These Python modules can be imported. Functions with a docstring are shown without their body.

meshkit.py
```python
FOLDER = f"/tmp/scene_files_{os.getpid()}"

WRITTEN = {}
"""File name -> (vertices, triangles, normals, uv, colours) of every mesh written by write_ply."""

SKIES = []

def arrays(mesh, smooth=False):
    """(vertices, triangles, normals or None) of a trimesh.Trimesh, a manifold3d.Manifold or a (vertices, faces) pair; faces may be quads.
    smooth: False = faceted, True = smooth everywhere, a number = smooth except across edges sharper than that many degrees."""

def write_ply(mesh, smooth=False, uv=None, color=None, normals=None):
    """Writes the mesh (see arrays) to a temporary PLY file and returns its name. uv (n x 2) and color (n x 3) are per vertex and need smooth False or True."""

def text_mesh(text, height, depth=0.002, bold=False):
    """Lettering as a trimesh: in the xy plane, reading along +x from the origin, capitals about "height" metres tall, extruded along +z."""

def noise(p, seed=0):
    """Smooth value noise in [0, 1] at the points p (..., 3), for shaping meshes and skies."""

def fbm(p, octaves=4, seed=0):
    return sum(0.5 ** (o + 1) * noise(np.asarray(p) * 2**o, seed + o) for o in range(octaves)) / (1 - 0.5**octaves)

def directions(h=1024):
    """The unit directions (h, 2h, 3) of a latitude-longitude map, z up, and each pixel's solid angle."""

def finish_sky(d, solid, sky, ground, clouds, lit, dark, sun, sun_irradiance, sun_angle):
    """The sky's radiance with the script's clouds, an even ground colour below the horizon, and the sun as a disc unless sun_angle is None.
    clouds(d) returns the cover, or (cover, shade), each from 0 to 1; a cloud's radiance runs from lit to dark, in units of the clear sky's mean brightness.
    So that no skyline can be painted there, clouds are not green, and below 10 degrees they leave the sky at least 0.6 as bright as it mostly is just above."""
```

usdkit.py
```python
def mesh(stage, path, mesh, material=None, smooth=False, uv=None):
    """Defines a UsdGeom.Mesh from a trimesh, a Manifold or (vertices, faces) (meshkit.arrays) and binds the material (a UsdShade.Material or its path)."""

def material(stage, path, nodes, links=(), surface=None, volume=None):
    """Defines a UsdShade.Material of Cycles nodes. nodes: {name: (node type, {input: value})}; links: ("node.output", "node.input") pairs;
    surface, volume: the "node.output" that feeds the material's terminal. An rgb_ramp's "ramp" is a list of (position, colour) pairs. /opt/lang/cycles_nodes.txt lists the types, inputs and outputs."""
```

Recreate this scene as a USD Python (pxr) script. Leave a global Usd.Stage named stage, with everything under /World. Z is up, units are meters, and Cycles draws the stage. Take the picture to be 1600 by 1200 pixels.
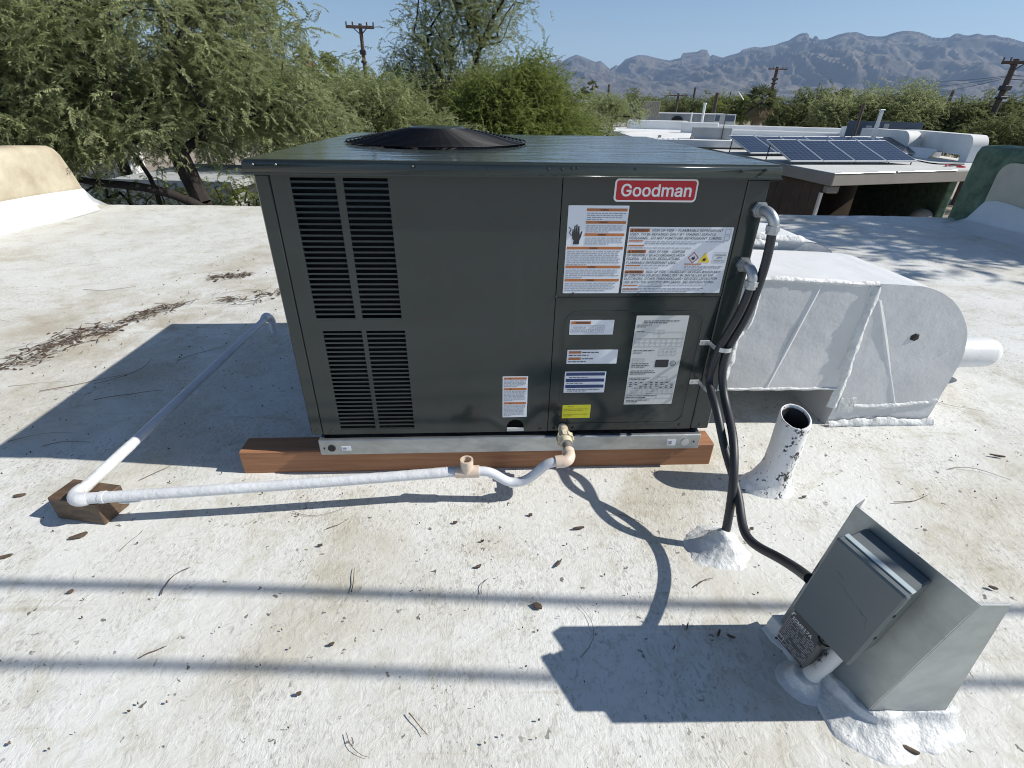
import math, numpy as np, trimesh, manifold3d as m3d, usdkit, meshkit
from shapely.geometry import Polygon, Point, box as sbox
from pxr import Usd, UsdGeom, UsdLux, UsdShade, Gf, Sdf, Vt

stage = Usd.Stage.CreateInMemory()
UsdGeom.SetStageUpAxis(stage, UsdGeom.Tokens.z)
UsdGeom.SetStageMetersPerUnit(stage, 1.0)
UsdGeom.Xform.Define(stage, '/World')
UsdGeom.Scope.Define(stage, '/World/Looks')
PI = math.pi

# ------------------------------------------------------------------ camera, sky, sun, exposure
cam = UsdGeom.Camera.Define(stage, '/World/camera')
cam.CreateHorizontalApertureAttr(36.0)
cam.CreateVerticalApertureAttr(27.0)
cam.CreateFocalLengthAttr(36.0 * 772.823 / 1600)
cam.CreateClippingRangeAttr(Gf.Vec2f(0.05, 60000))
R_ = (0.998603, -0.050421, 0.015785); U_ = (0.011197, 0.493952, 0.869417); F_ = (0.051634, 0.868026, -0.493827)
CAM = np.array([0.567427, -1.343038, 1.108314])
cam.AddTransformOp().Set(Gf.Matrix4d(*R_, 0, *U_, 0, -F_[0], -F_[1], -F_[2], 0, *map(float, CAM), 1))
cam.CreateExposureAttr(0.36)

SUN = np.array([1.18, -0.14, 0.975]); SUN /= np.linalg.norm(SUN)
SUN_EL, SUN_ROT = math.asin(SUN[2]), math.atan2(SUN[0], SUN[1])
sky = UsdLux.DomeLight.Define(stage, '/World/sky')
sky.GetPrim().SetCustomDataByKey('kind', 'structure')
skym = usdkit.material(stage, '/World/Looks/sky_look', {
    's': ('sky_texture', {'sky_type': 'single_scattering', 'sun_disc': False, 'sun_elevation': SUN_EL, 'sun_rotation': SUN_ROT,
                          'altitude': 750.0, 'air_density': 1.0, 'aerosol_density': 0.35, 'ozone_density': 2.5}),
    'b': ('background_shader', {'strength': 0.082})}, [('s.color', 'b.color')], surface='b.background')
UsdShade.MaterialBindingAPI.Apply(sky.GetPrim()).Bind(skym)
sun = UsdLux.DistantLight.Define(stage, '/World/sun')
sun.CreateIntensityAttr(1.25); sun.CreateAngleAttr(0.53); sun.CreateNormalizeAttr(True)
sun.CreateColorAttr(Gf.Vec3f(1.0, 0.965, 0.905))
z_ = SUN; x_ = np.cross([0, 0, 1.0], z_); x_ /= np.linalg.norm(x_); y_ = np.cross(z_, x_)
sun.AddTransformOp().Set(Gf.Matrix4d(*map(float, x_), 0, *map(float, y_), 0, *map(float, z_), 0, 0, 0, 0, 1))

# ------------------------------------------------------------------ helpers
used = {}
def numbered(parent, name):
    k = (parent, name); n = used.get(k, 0); used[k] = n + 1
    return name if n == 0 else f'{name}_{n:03d}'
def pth(parent): return '/World' if parent is None else str(parent.GetPath())
def tag(p, label=None, cat=None, group=None, kind=None):
    for k, v in (('label', label), ('category', cat), ('group', group), ('kind', kind)):
        if v: p.SetCustomDataByKey(k, v)
    return p
LOC = {}
def thing(name, label, cat, loc=(0, 0, 0), group=None):
    x = UsdGeom.Xform.Define(stage, '/World/' + numbered('/World', name)); x.AddTranslateOp().Set(Gf.Vec3d(*map(float, loc)))
    p = tag(x.GetPrim(), label, cat, group); LOC[str(p.GetPath())] = np.array(loc, float)
    return p
def base_of(parent):
    while parent is not None and str(parent.GetPath()) != '/World':
        if str(parent.GetPath()) in LOC: return LOC[str(parent.GetPath())]
        parent = parent.GetParent()
    return np.zeros(3)
def obj(name, mesh, mat, parent=None, smooth=False, label=None, cat=None, group=None, kind=None):
    """mesh in world coordinates; stored relative to its thing's base"""
    path = pth(parent) + '/' + numbered(pth(parent), name)
    if isinstance(mesh, list): mesh = trimesh.util.concatenate(mesh)
    b = base_of(parent)
    if hasattr(mesh, 'to_mesh'):
        mm = mesh.to_mesh(); mesh = trimesh.Trimesh(mm.vert_properties[:, :3], mm.tri_verts, process=False)
    if isinstance(mesh, tuple): mesh = (np.asarray(mesh[0], float) - b, mesh[1])
    else:
        mesh = mesh.copy(); mesh.apply_translation(-b)
    m = usdkit.mesh(stage, path, mesh, mat, smooth=smooth)
    if name in ('fine_print', 'table_lines', 'cell_lines', 'branches', 'dead_fronds'): kind = kind or 'stuff'
    return tag(m.GetPrim(), label, cat, group, kind)
def lone(name, mesh, mat, label, cat, group=None, smooth=False):
    return obj(name, mesh, mat, None, smooth, label, cat, group)
def hull(pts):
    mm = m3d.Manifold.hull_points([tuple(map(float, p)) for p in pts]).to_mesh()
    return trimesh.Trimesh(mm.vert_properties[:, :3], mm.tri_verts, process=False)
def cbox(lo, hi, b=0.0, T=None):
    lo, hi = np.minimum(lo, hi).astype(float), np.maximum(lo, hi).astype(float)
    if b <= 0:
        m = trimesh.creation.box(bounds=[lo, hi])
    else:
        b = min(b, 0.45 * (hi - lo).min()); P = []
        for s in np.ndindex(2, 2, 2):
            c = np.where(s, hi, lo); inn = np.where(s, -b, b)
            for k in range(3):
                q = c + inn; q[k] = c[k]; P.append(q)
        m = hull(P)
    if T is not None: m.apply_transform(T)
    return m
def frame(o, ex, ey, ez):
    T = np.eye(4); T[:3, 0], T[:3, 1], T[:3, 2], T[:3, 3] = ex, ey, ez, o
    return T
def rotz(a, o=(0, 0, 0)):
    c, s = math.cos(a), math.sin(a)
    return frame(o, (c, s, 0), (-s, c, 0), (0, 0, 1))
def norm(v): v = np.asarray(v, float); return v / np.linalg.norm(v)
def tube(path, r, n=10, caps=True):
    p = np.asarray(path, float); r = np.broadcast_to(np.asarray(r, float), len(p))
    t = np.gradient(p, axis=0); t /= np.linalg.norm(t, axis=1, keepdims=True) + 1e-12
    a = np.cross(t[0], [0, 0, 1.0])
    if np.linalg.norm(a) < 1e-3: a = np.cross(t[0], [0, 1.0, 0])
    a = norm(a); V = []
    th = np.linspace(0, 2 * PI, n, endpoint=False)
    for i in range(len(p)):
        a = norm(a - t[i] * (a @ t[i])); b = np.cross(t[i], a)
        V.append(p[i] + r[i] * (np.cos(th)[:, None] * a + np.sin(th)[:, None] * b))
    V = np.vstack(V); Fc = []
    for i in range(len(p) - 1):
        j = np.arange(n); k = (j + 1) % n
        Fc.append(np.stack([i * n + j, i * n + k, (i + 1) * n + k], 1)); Fc.append(np.stack([i * n + j, (i + 1) * n + k, (i + 1) * n + j], 1))
    if caps:
        V = np.vstack([V, p[0], p[-1]]); c0, c1 = len(V) - 2, len(V) - 1; e = (len(p) - 1) * n
        Fc.append(np.stack([np.full(n, c0), k, j], 1)); Fc.append(np.stack([np.full(n, c1), e + j, e + k], 1))
    return trimesh.Trimesh(V, np.vstack(Fc)[:, ::-1] * 1, process=False) if False else trimesh.Trimesh(V, np.vstack(Fc), process=False)
def curve(pts, n=24):
    from scipy.interpolate import CubicSpline
    p = np.asarray(pts, float); d = np.r_[0, np.cumsum(np.linalg.norm(np.diff(p, axis=0), axis=1))]
    return CubicSpline(d, p)(np.linspace(0, d[-1], n))
def cyl(a, b, r, n=14, r2=None): return tube([a, b], [r, r if r2 is None else r2], n)
def lathe(prof, n=24, o=(0, 0, 0), closed=True):
    m = trimesh.creation.revolve(np.asarray(prof, float), sections=n); m.apply_translation(o); return m
def extrude(poly, h, T=None):
    m = trimesh.creation.extrude_polygon(poly, h, engine='earcut')
    if T is not None: m.apply_transform(T)
    return m
def rrect(x0, y0, x1, y1, r): return sbox(x0 + r, y0 + r, x1 - r, y1 - r).buffer(r, quad_segs=5)
def displaced(mesh, amp, scale, seed=0, along=None):
    v = np.array(mesh.vertices); n = meshkit.fbm(v * scale + 31.7, 4, seed) - 0.5
    m2 = trimesh.Trimesh(v, mesh.faces, process=False)
    d = m2.vertex_normals if along is None else np.asarray(along, float)
    return trimesh.Trimesh(v + (amp * 2 * n)[:, None] * d, mesh.faces, process=False)

# ------------------------------------------------------------------ materials
def pmat(name, color, rough=0.6, metal=0.0, var=0.12, scale=6.0, bump=0.0, bscale=40.0, coat=0.0, spec=0.5, ramp2=None, stretch=None, detail=5, bdist=0.01):
    c = np.array(color, float); c2 = c * (1 + var) if ramp2 is None else np.array(ramp2, float)
    nodes = {'g': ('geometry', {}), 'mp': ('mapping', {'scale': stretch or (1, 1, 1)}),
             'n': ('noise_texture', {'scale': scale, 'detail': float(detail), 'roughness': 0.6}),
             'r': ('rgb_ramp', {'ramp': [(0.3, tuple(c * (1 - var))), (0.7, tuple(np.minimum(c2, 1)))]}),
             'p': ('principled_bsdf', {'roughness': rough, 'metallic': metal, 'coat_weight': coat, 'coat_roughness': 0.08, 'specular_ior_level': spec})}
    links = [('g.position', 'mp.vector'), ('mp.vector', 'n.vector'), ('n.fac', 'r.fac'), ('r.color', 'p.base_color')]
    if bump:
        nodes['nb'] = ('noise_texture', {'scale': bscale, 'detail': 4.0, 'roughness': 0.6}); nodes['b'] = ('bump', {'strength': bump, 'distance': bdist})
        links += [('mp.vector', 'nb.vector'), ('nb.fac', 'b.height'), ('b.normal', 'p.normal')]
    return usdkit.material(stage, '/World/Looks/' + name, nodes, links, surface='p.BSDF')

def roof_material():
    N = {'g': ('geometry', {}),
         'big': ('noise_texture', {'scale': 1.3, 'detail': 7.0, 'roughness': 0.62, 'distortion': 0.5}),
         'bigr': ('rgb_ramp', {'ramp': [(0.36, (0.66, 0.665, 0.64)), (0.52, (0.615, 0.61, 0.57)), (0.66, (0.50, 0.475, 0.40))]}),
         'mid': ('noise_texture', {'scale': 7.0, 'detail': 8.0, 'roughness': 0.68, 'distortion': 0.9}),
         'midr': ('rgb_ramp', {'ramp': [(0.27, (0.66, 0.62, 0.53)), (0.38, (0.86, 0.845, 0.79)), (0.50, (1, 1, 1))]}),
         'm1': ('mix', {'mix_type': 'multiply', 'fac': 0.85}),
         # greyish dirt caught in the dents of the brushed coat, in patches
         'mpd': ('mapping', {'scale': (105, 55, 1), 'rotation': (0, 0, 0.55)}),
         'dn': ('noise_texture', {'scale': 1.0, 'detail': 3.0, 'roughness': 0.5, 'distortion': 0.8}),
         'dr': ('rgb_ramp', {'ramp': [(0.535, (0, 0, 0)), (0.64, (1, 1, 1))]}),
         'dm': ('noise_texture', {'scale': 2.6, 'detail': 5.0, 'roughness': 0.6}),
         'dmr': ('rgb_ramp', {'ramp': [(0.38, (0.10, 0.10, 0.10)), (0.60, (1, 1, 1))]}),
         'dd': ('math', {'math_type': 'multiply'}), 'dd2': ('math', {'math_type': 'multiply', 'value2': 0.54}),
         'm2': ('mix', {'mix_type': 'mix', 'color2': (0.30, 0.285, 0.255)}),
         # flecks and pits of very different sizes
         'v': ('voronoi_texture', {'scale': 38.0, 'randomness': 1.0, 'feature': 'f1'}),
         'vw': ('noise_texture', {'scale': 70.0, 'detail': 2.0}), 'vadd': ('mix', {'mix_type': 'linear_light', 'fac': 0.018}),
         'vc': ('separate_color', {}), 'vt': ('map_range', {'from_min': 0.42, 'from_max': 1.0, 'to_min': 0.0, 'to_max': 0.24, 'clamp': True}),
         'vl': ('math', {'math_type': 'less_than'}), 'vg': ('math', {'math_type': 'multiply'}), 'vl2': ('math', {'math_type': 'multiply', 'value2': 1.25, 'use_clamp': True}),
         'm3': ('mix', {'mix_type': 'mix', 'color2': (0.16, 0.15, 0.135)}),
         'w': ('voronoi_texture', {'scale': 95.0, 'randomness': 1.0, 'feature': 'f1'}), 'wc': ('separate_color', {}), 'wt': ('map_range', {'from_min': 0.55, 'from_max': 1.0, 'to_min': 0.0, 'to_max': 0.30, 'clamp': True}),
         'wl': ('math', {'math_type': 'less_than'}), 'wg': ('math', {'math_type': 'multiply'}), 'wm': ('math', {'math_type': 'multiply', 'value2': 0.8}), 'm6': ('mix', {'mix_type': 'mix', 'color2': (0.24, 0.225, 0.20)}),
         'd0': ('vector_math', {'math_type': 'distance', 'vector2': (-1.35, 1.25, 0)}),
         'd0r': ('map_range', {'from_min': 0.15, 'from_max': 1.15, 'to_min': 1.0, 'to_max': 0.0, 'clamp': True}),
         'd1': ('vector_math', {'math_type': 'distance', 'vector2': (-0.75, 2.25, 0)}),
         'd1r': ('map_range', {'from_min': 0.1, 'from_max': 1.0, 'to_min': 0.9, 'to_max': 0.0, 'clamp': True}),
         'dmax': ('math', {'math_type': 'maximum'}),
         'sn': ('noise_texture', {'scale': 4.5, 'detail': 7.0, 'roughness': 0.68, 'distortion': 0.4}), 'snr': ('map_range', {'from_min': 0.40, 'from_max': 0.68, 'to_min': 0.0, 'to_max': 1.0, 'clamp': True}),
         'sm': ('math', {'math_type': 'multiply'}), 'sm2': ('math', {'math_type': 'multiply', 'value2': 0.9}),
         'm4': ('mix', {'mix_type': 'mix', 'color2': (0.33, 0.27, 0.18)}),
         # long faint drag marks and old seams under the coat
         'mpk': ('mapping', {'scale': (2.2, 16, 1), 'rotation': (0, 0, -0.12)}), 'kn': ('noise_texture', {'scale': 1.0, 'detail': 5.0, 'roughness': 0.6, 'distortion': 1.0}),
         'kr': ('rgb_ramp', {'ramp': [(0.30, (0.80, 0.775, 0.71)), (0.40, (1, 1, 1))]}), 'm5': ('mix', {'mix_type': 'multiply', 'fac': 0.7}),
         'p': ('principled_bsdf', {'roughness': 0.58, 'specular_ior_level': 0.35}),
         'b1': ('noise_texture', {'scale': 30.0, 'detail': 6.0, 'roughness': 0.62, 'distortion': 1.0}),
         'mpb': ('mapping', {'scale': (110, 38, 40), 'rotation': (0, 0, 0.35)}),
         'b2': ('noise_texture', {'scale': 1.0, 'detail': 4.0, 'roughness': 0.55, 'distortion': 1.6}),
         'bm': ('math', {'math_type': 'multiply'}),
         'ba': ('math', {'math_type': 'multiply_add', 'value2': 0.45}),
         'bb': ('bump', {'strength': 0.58, 'distance': 0.006})}
    L = [('g.position', f'{k}.vector') for k in ('big', 'mid', 'mpd', 'dm', 'vw', 'sn', 'b1', 'mpb', 'mpk')] + [
        ('g.position', 'd0.vector1'), ('g.position', 'd1.vector1'), ('g.position', 'vadd.color1'), ('vw.color', 'vadd.color2'), ('vadd.color', 'v.vector'),
        ('big.fac', 'bigr.fac'), ('mid.fac', 'midr.fac'), ('bigr.color', 'm1.color1'), ('midr.color', 'm1.color2'),
        ('mpd.vector', 'dn.vector'), ('dn.fac', 'dr.fac'), ('dm.fac', 'dmr.fac'), ('dr.color', 'dd.value1'), ('dmr.color', 'dd.value2'), ('dd.value', 'dd2.value1'),
        ('m1.color', 'm2.color1'), ('dd2.value', 'm2.fac'),
        ('v.color', 'vc.color'), ('vc.r', 'vt.value'), ('v.distance', 'vl.value1'), ('vt.result', 'vl.value2'), ('vl.value', 'vg.value1'), ('vc.g', 'vg.value2'), ('vg.value', 'vl2.value1'), ('m2.color', 'm6.color1'), ('vadd.color', 'w.vector'), ('w.color', 'wc.color'), ('wc.r', 'wt.value'), ('w.distance', 'wl.value1'), ('wt.result', 'wl.value2'), ('wl.value', 'wg.value1'), ('dmr.color', 'wg.value2'), ('wg.value', 'wm.value1'), ('wm.value', 'm6.fac'), ('m6.color', 'm3.color1'), ('vl2.value', 'm3.fac'),
        ('d0.value', 'd0r.value'), ('d1.value', 'd1r.value'), ('d0r.result', 'dmax.value1'), ('d1r.result', 'dmax.value2'), ('sn.fac', 'snr.value'),
        ('dmax.value', 'sm.value1'), ('snr.result', 'sm.value2'), ('sm.value', 'sm2.value1'), ('m3.color', 'm4.color1'), ('sm2.value', 'm4.fac'),
        ('mpk.vector', 'kn.vector'), ('kn.fac', 'kr.fac'), ('m4.color', 'm5.color1'), ('kr.color', 'm5.color2'), ('m5.color', 'p.base_color'), ('mpb.vector', 'b2.vector'), ('b2.fac', 'bm.value1'), ('dmr.color', 'bm.value2'), ('bm.value', 'ba.value1'), ('b1.fac', 'ba.value3'), ('ba.value', 'bb.height'), ('bb.normal', 'p.normal')]
    return usdkit.material(stage, '/World/Looks/roof_coating', N, L, surface='p.BSDF')

def leaf_material(name, c0, c1, trans=0.35):
    N = {'o': ('object_info', {}), 'r': ('rgb_ramp', {'ramp': [(0.0, c0), (1.0, c1)]}),
         'd': ('principled_bsdf', {'roughness': 0.6, 'specular_ior_level': 0.25}), 't': ('translucent_bsdf', {}), 'm': ('mix_closure', {'fac': trans}),
         'g': ('gamma', {'gamma': 0.9})}
    L = [('o.random', 'r.fac'), ('r.color', 'd.base_color'), ('r.color', 'g.color'), ('g.color', 't.color'), ('d.BSDF', 'm.closure1'), ('t.BSDF', 'm.closure2')]
    return usdkit.material(stage, '/World/Looks/' + name, N, L, surface='m.closure')

def fleck_material(name, base, fleck, scale, lo, hi, bump=0.5):
    N = {'g': ('geometry', {}), 'mp': ('mapping', {'scale': (1, 1, 0.6)}), 'n': ('noise_texture', {'scale': scale, 'detail': 5.0, 'roughness': 0.65}),
         'q': ('noise_texture', {'scale': scale / 5, 'detail': 2.0}), 'a': ('math', {'math_type': 'multiply'}),
         'r': ('rgb_ramp', {'ramp': [(lo, base), (hi, fleck)]}), 'p': ('principled_bsdf', {'roughness': 0.55}),
         'nb': ('noise_texture', {'scale': 45.0, 'detail': 4.0}), 'b': ('bump', {'strength': bump, 'distance': 0.006})}
    L = [('g.position', 'mp.vector'), ('mp.vector', 'n.vector'), ('mp.vector', 'q.vector'), ('n.fac', 'a.value1'), ('q.fac', 'a.value2'), ('a.value', 'r.fac'), ('r.color', 'p.base_color'),
         ('mp.vector', 'nb.vector'), ('nb.fac', 'b.height'), ('b.normal', 'p.normal')]
    return usdkit.material(stage, '/World/Looks/' + name, N, L, surface='p.BSDF')

def wood_material(name, c0, c1, ax, scale=1.0):
    N = {'g': ('geometry', {}), 'mp': ('mapping', {'scale': ax}), 'n': ('noise_texture', {'scale': scale, 'detail': 6.0, 'roughness': 0.65, 'distortion': 0.3}),
         'r': ('rgb_ramp', {'ramp': [(0.3, c0), (0.7, c1)]}), 'p': ('principled_bsdf', {'roughness': 0.62}), 'b': ('bump', {'strength': 0.35, 'distance': 0.003})}
    L = [('g.position', 'mp.vector'), ('mp.vector', 'n.vector'), ('n.fac', 'r.fac'), ('r.color', 'p.base_color'), ('n.fac', 'b.height'), ('b.normal', 'p.normal')]
    return usdkit.material(stage, '/World/Looks/' + name, N, L, surface='p.BSDF')

ROOF = roof_material()
WHITE = pmat('white_coating', (0.62, 0.625, 0.62), 0.5, var=0.09, scale=3.5, bump=0.17, bscale=38, bdist=0.008)
FRESH = pmat('fresh_white_mastic', (0.60, 0.61, 0.60), 0.5, var=0.08, scale=9, bump=0.6, bscale=55, bdist=0.008)
UNIT = usdkit.material(stage, '/World/Looks/dark_grey_green_enamel', {
    'g': ('geometry', {}), 'n': ('noise_texture', {'scale': 2.6, 'detail': 5.0, 'roughness': 0.6}), 'r': ('rgb_ramp', {'ramp': [(0.3, (0.022, 0.030, 0.0285)), (0.7, (0.027, 0.035, 0.0335))]}),
    'mp': ('mapping', {'scale': (5, 5, 2.6)}), 'd': ('noise_texture', {'scale': 1.0, 'detail': 5.0, 'roughness': 0.65}), 'dr': ('rgb_ramp', {'ramp': [(0.52, (0, 0, 0)), (0.80, (0.035, 0.035, 0.035))]}),
    'm': ('mix', {'mix_type': 'mix', 'color2': (0.20, 0.19, 0.165)}), 'rr': ('map_range', {'from_min': 0.35, 'from_max': 0.75, 'to_min': 0.11, 'to_max': 0.19, 'clamp': True}),
    'p': ('principled_bsdf', {'specular_ior_level': 0.5}), 'nb': ('noise_texture', {'scale': 2.2, 'detail': 3.0}), 'b': ('bump', {'strength': 0.10, 'distance': 0.01})},
    [('g.position', 'n.vector'), ('g.position', 'mp.vector'), ('mp.vector', 'd.vector'), ('g.position', 'nb.vector'), ('n.fac', 'r.fac'), ('d.fac', 'dr.fac'), ('r.color', 'm.color1'), ('dr.color', 'm.fac'), ('m.color', 'p.base_color'),
     ('d.fac', 'rr.value'), ('rr.result', 'p.roughness'), ('nb.fac', 'b.height'), ('b.normal', 'p.normal')], surface='p.BSDF')
LID = pmat('lid_enamel', (0.042, 0.055, 0.054), 0.11, var=0.10, scale=5.5, bump=0.30, bscale=5.0, stretch=(1, 3, 1))
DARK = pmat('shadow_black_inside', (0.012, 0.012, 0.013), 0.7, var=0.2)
GRILLE = pmat('black_wire', (0.007, 0.007, 0.010), 0.5, var=0.1, spec=0.25)
GALV = pmat('galvanised_steel', (0.40, 0.42, 0.43), 0.42, 0.85, var=0.16, scale=16, bump=0.08, bscale=30, stretch=(1, 1, 2))
GALVD = pmat('weathered_galvanised', (0.36, 0.39, 0.39), 0.42, 0.9, var=0.2, scale=11, bump=0.06, bscale=14)
ZINC = pmat('zinc_fitting', (0.42, 0.44, 0.45), 0.42, 0.7, var=0.15, scale=30)
SCREW = pmat('dark_screw', (0.05, 0.055, 0.055), 0.35, 0.6, var=0.1)
STICK = pmat('sticker_white', (0.74, 0.77, 0.82), 0.4, var=0.02, scale=4)
STICKG = pmat('sticker_silver', (0.60, 0.61, 0.59), 0.4, var=0.03, scale=4)
ORANGE = pmat('warning_orange', (0.46, 0.16, 0.05), 0.45, var=0.05)
INK = pmat('ink', (0.028, 0.03, 0.035), 0.5, var=0.05)
INKG = pmat('fine_print_ink', (0.30, 0.32, 0.36), 0.5, var=0.05)
BLUE = pmat('blue_band', (0.022, 0.05, 0.17), 0.45, var=0.05)
YELLOW = pmat('sticker_yellow', (0.78, 0.74, 0.03), 0.45, var=0.04)
SIGNY = pmat('hazard_yellow', (0.80, 0.58, 0.03), 0.45, var=0.03)
RED = pmat('badge_red', (0.46, 0.008, 0.022), 0.3, var=0.03)
BADGEW = pmat('badge_white', (0.80, 0.80, 0.80), 0.3, var=0.02)
PVC = pmat('white_pvc', (0.58, 0.60, 0.63), 0.38, var=0.08, scale=7, bump=0.15, bscale=30)
PVCP = pmat('painted_pvc', (0.60, 0.61, 0.62), 0.5, var=0.08, scale=9, bump=0.6, bscale=42, bdist=0.006)
CREAM = pmat('cream_fitting', (0.60, 0.53, 0.39), 0.4, var=0.08, scale=20)
PEACH = pmat('primer_stained_fitting', (0.62, 0.50, 0.40), 0.35, var=0.12, scale=30)
PIPEG = pmat('grey_pipe', (0.16, 0.15, 0.14), 0.4, var=0.12, scale=20)
BEAM = wood_material('redwood_beam', (0.22, 0.092, 0.042), (0.37, 0.18, 0.088), (3, 60, 60))
BLOCK = wood_material('dark_block_wood', (0.045, 0.028, 0.018), (0.15, 0.095, 0.055), (9, 70, 70))
CONDUIT = pmat('black_conduit', (0.020, 0.022, 0.025), 0.48, var=0.15, scale=30)
BOXG = pmat('box_grey_paint', (0.105, 0.122, 0.124), 0.36, var=0.05, scale=7, bump=0.04, bscale=9)
ICMG = pmat('module_grey', (0.060, 0.062, 0.062), 0.5, var=0.05)
BEIGE = pmat('cream_stucco', (0.43, 0.36, 0.25), 0.85, var=0.22, scale=3.2, bump=0.6, bscale=22, ramp2=(0.52, 0.47, 0.36), bdist=0.01)
GREEN = pmat('green_stucco', (0.075, 0.135, 0.080), 0.8, var=0.4, scale=7, bump=0.5, bscale=30, ramp2=(0.15, 0.22, 0.145))
BEIGE2 = pmat('tan_stucco', (0.50, 0.46, 0.37), 0.85, var=0.08, scale=5, bump=0.4, bscale=25)
FARW = pmat('distant_white_roof', (0.66, 0.66, 0.64), 0.7, var=0.10, scale=0.8)
FARG = pmat('distant_grey_wall', (0.36, 0.37, 0.36), 0.8, var=0.15, scale=1.2, stretch=(2, 2, 0.6))
SHEETG = pmat('grey_roof_sheet', (0.50, 0.50, 0.47), 0.75, var=0.08, scale=1.3)
FASCIA = pmat('fascia_taupe', (0.24, 0.225, 0.20), 0.7, var=0.07, scale=2)
BROWN = pmat('brown_plank_wall', (0.06, 0.038, 0.024), 0.8, var=0.25, scale=3)
PANEL = pmat('solar_cell', (0.010, 0.015, 0.034), 0.16, var=0.15, scale=2.0)
PGRID = pmat('solar_grid_line', (0.15, 0.17, 0.21), 0.4, var=0.05)
ALU = pmat('aluminium_frame', (0.55, 0.57, 0.58), 0.4, 0.7, var=0.05)
POLE = pmat('pole_wood', (0.085, 0.058, 0.045), 0.85, var=0.3, scale=4, stretch=(6, 6, 0.6))
WIRE = pmat('wire_black', (0.025, 0.025, 0.028), 0.6, var=0.1)
BARK = pmat('mesquite_bark', (0.026, 0.020, 0.017), 0.9, var=0.4, scale=9, bump=0.8, bscale=16, stretch=(3, 3, 0.7), bdist=0.02)
TWIG = pmat('dry_twig', (0.13, 0.085, 0.055), 0.85, var=0.35, scale=25)
LITTER = pmat('dark_litter', (0.085, 0.06, 0.042), 0.9, var=0.45, scale=30)
GROUND = pmat('desert_ground', (0.30, 0.25, 0.19), 0.95, var=0.25, scale=0.25)
ROCK = pmat('mountain_rock', (0.038, 0.038, 0.032), 0.95, var=0.35, scale=0.0055, detail=10, ramp2=(0.15, 0.125, 0.095))
EVAP = pmat('cooler_beige', (0.45, 0.40, 0.30), 0.6, var=0.08)
NAVY = pmat('dark_blue_box', (0.05, 0.07, 0.10), 0.5, var=0.08)
PALMB = pmat('palm_trunk', (0.16, 0.12, 0.085), 0.9, var=0.3, scale=6, stretch=(1, 1, 5))
PALML = leaf_material('palm_leaf', (0.075, 0.095, 0.035), (0.14, 0.15, 0.07), 0.25)
PALMD = leaf_material('dry_palm_leaf', (0.20, 0.16, 0.09), (0.32, 0.27, 0.17), 0.2)
L_MESQ = leaf_material('mesquite_leaf', (0.195, 0.235, 0.098), (0.370, 0.395, 0.215), 0.48)
L_PALE = leaf_material('palo_verde_leaf', (0.195, 0.230, 0.085), (0.345, 0.375, 0.185), 0.48)
L_DARK = leaf_material('dark_tree_leaf', (0.120, 0.165, 0.033), (0.245, 0.285, 0.078), 0.47)
L_FAR = leaf_material('far_tree_leaf', (0.105, 0.130, 0.040), (0.215, 0.240, 0.095), 0.42)
L_POD = leaf_material('young_pod', (0.22, 0.27, 0.04), (0.34, 0.38, 0.06), 0.4)

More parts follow.
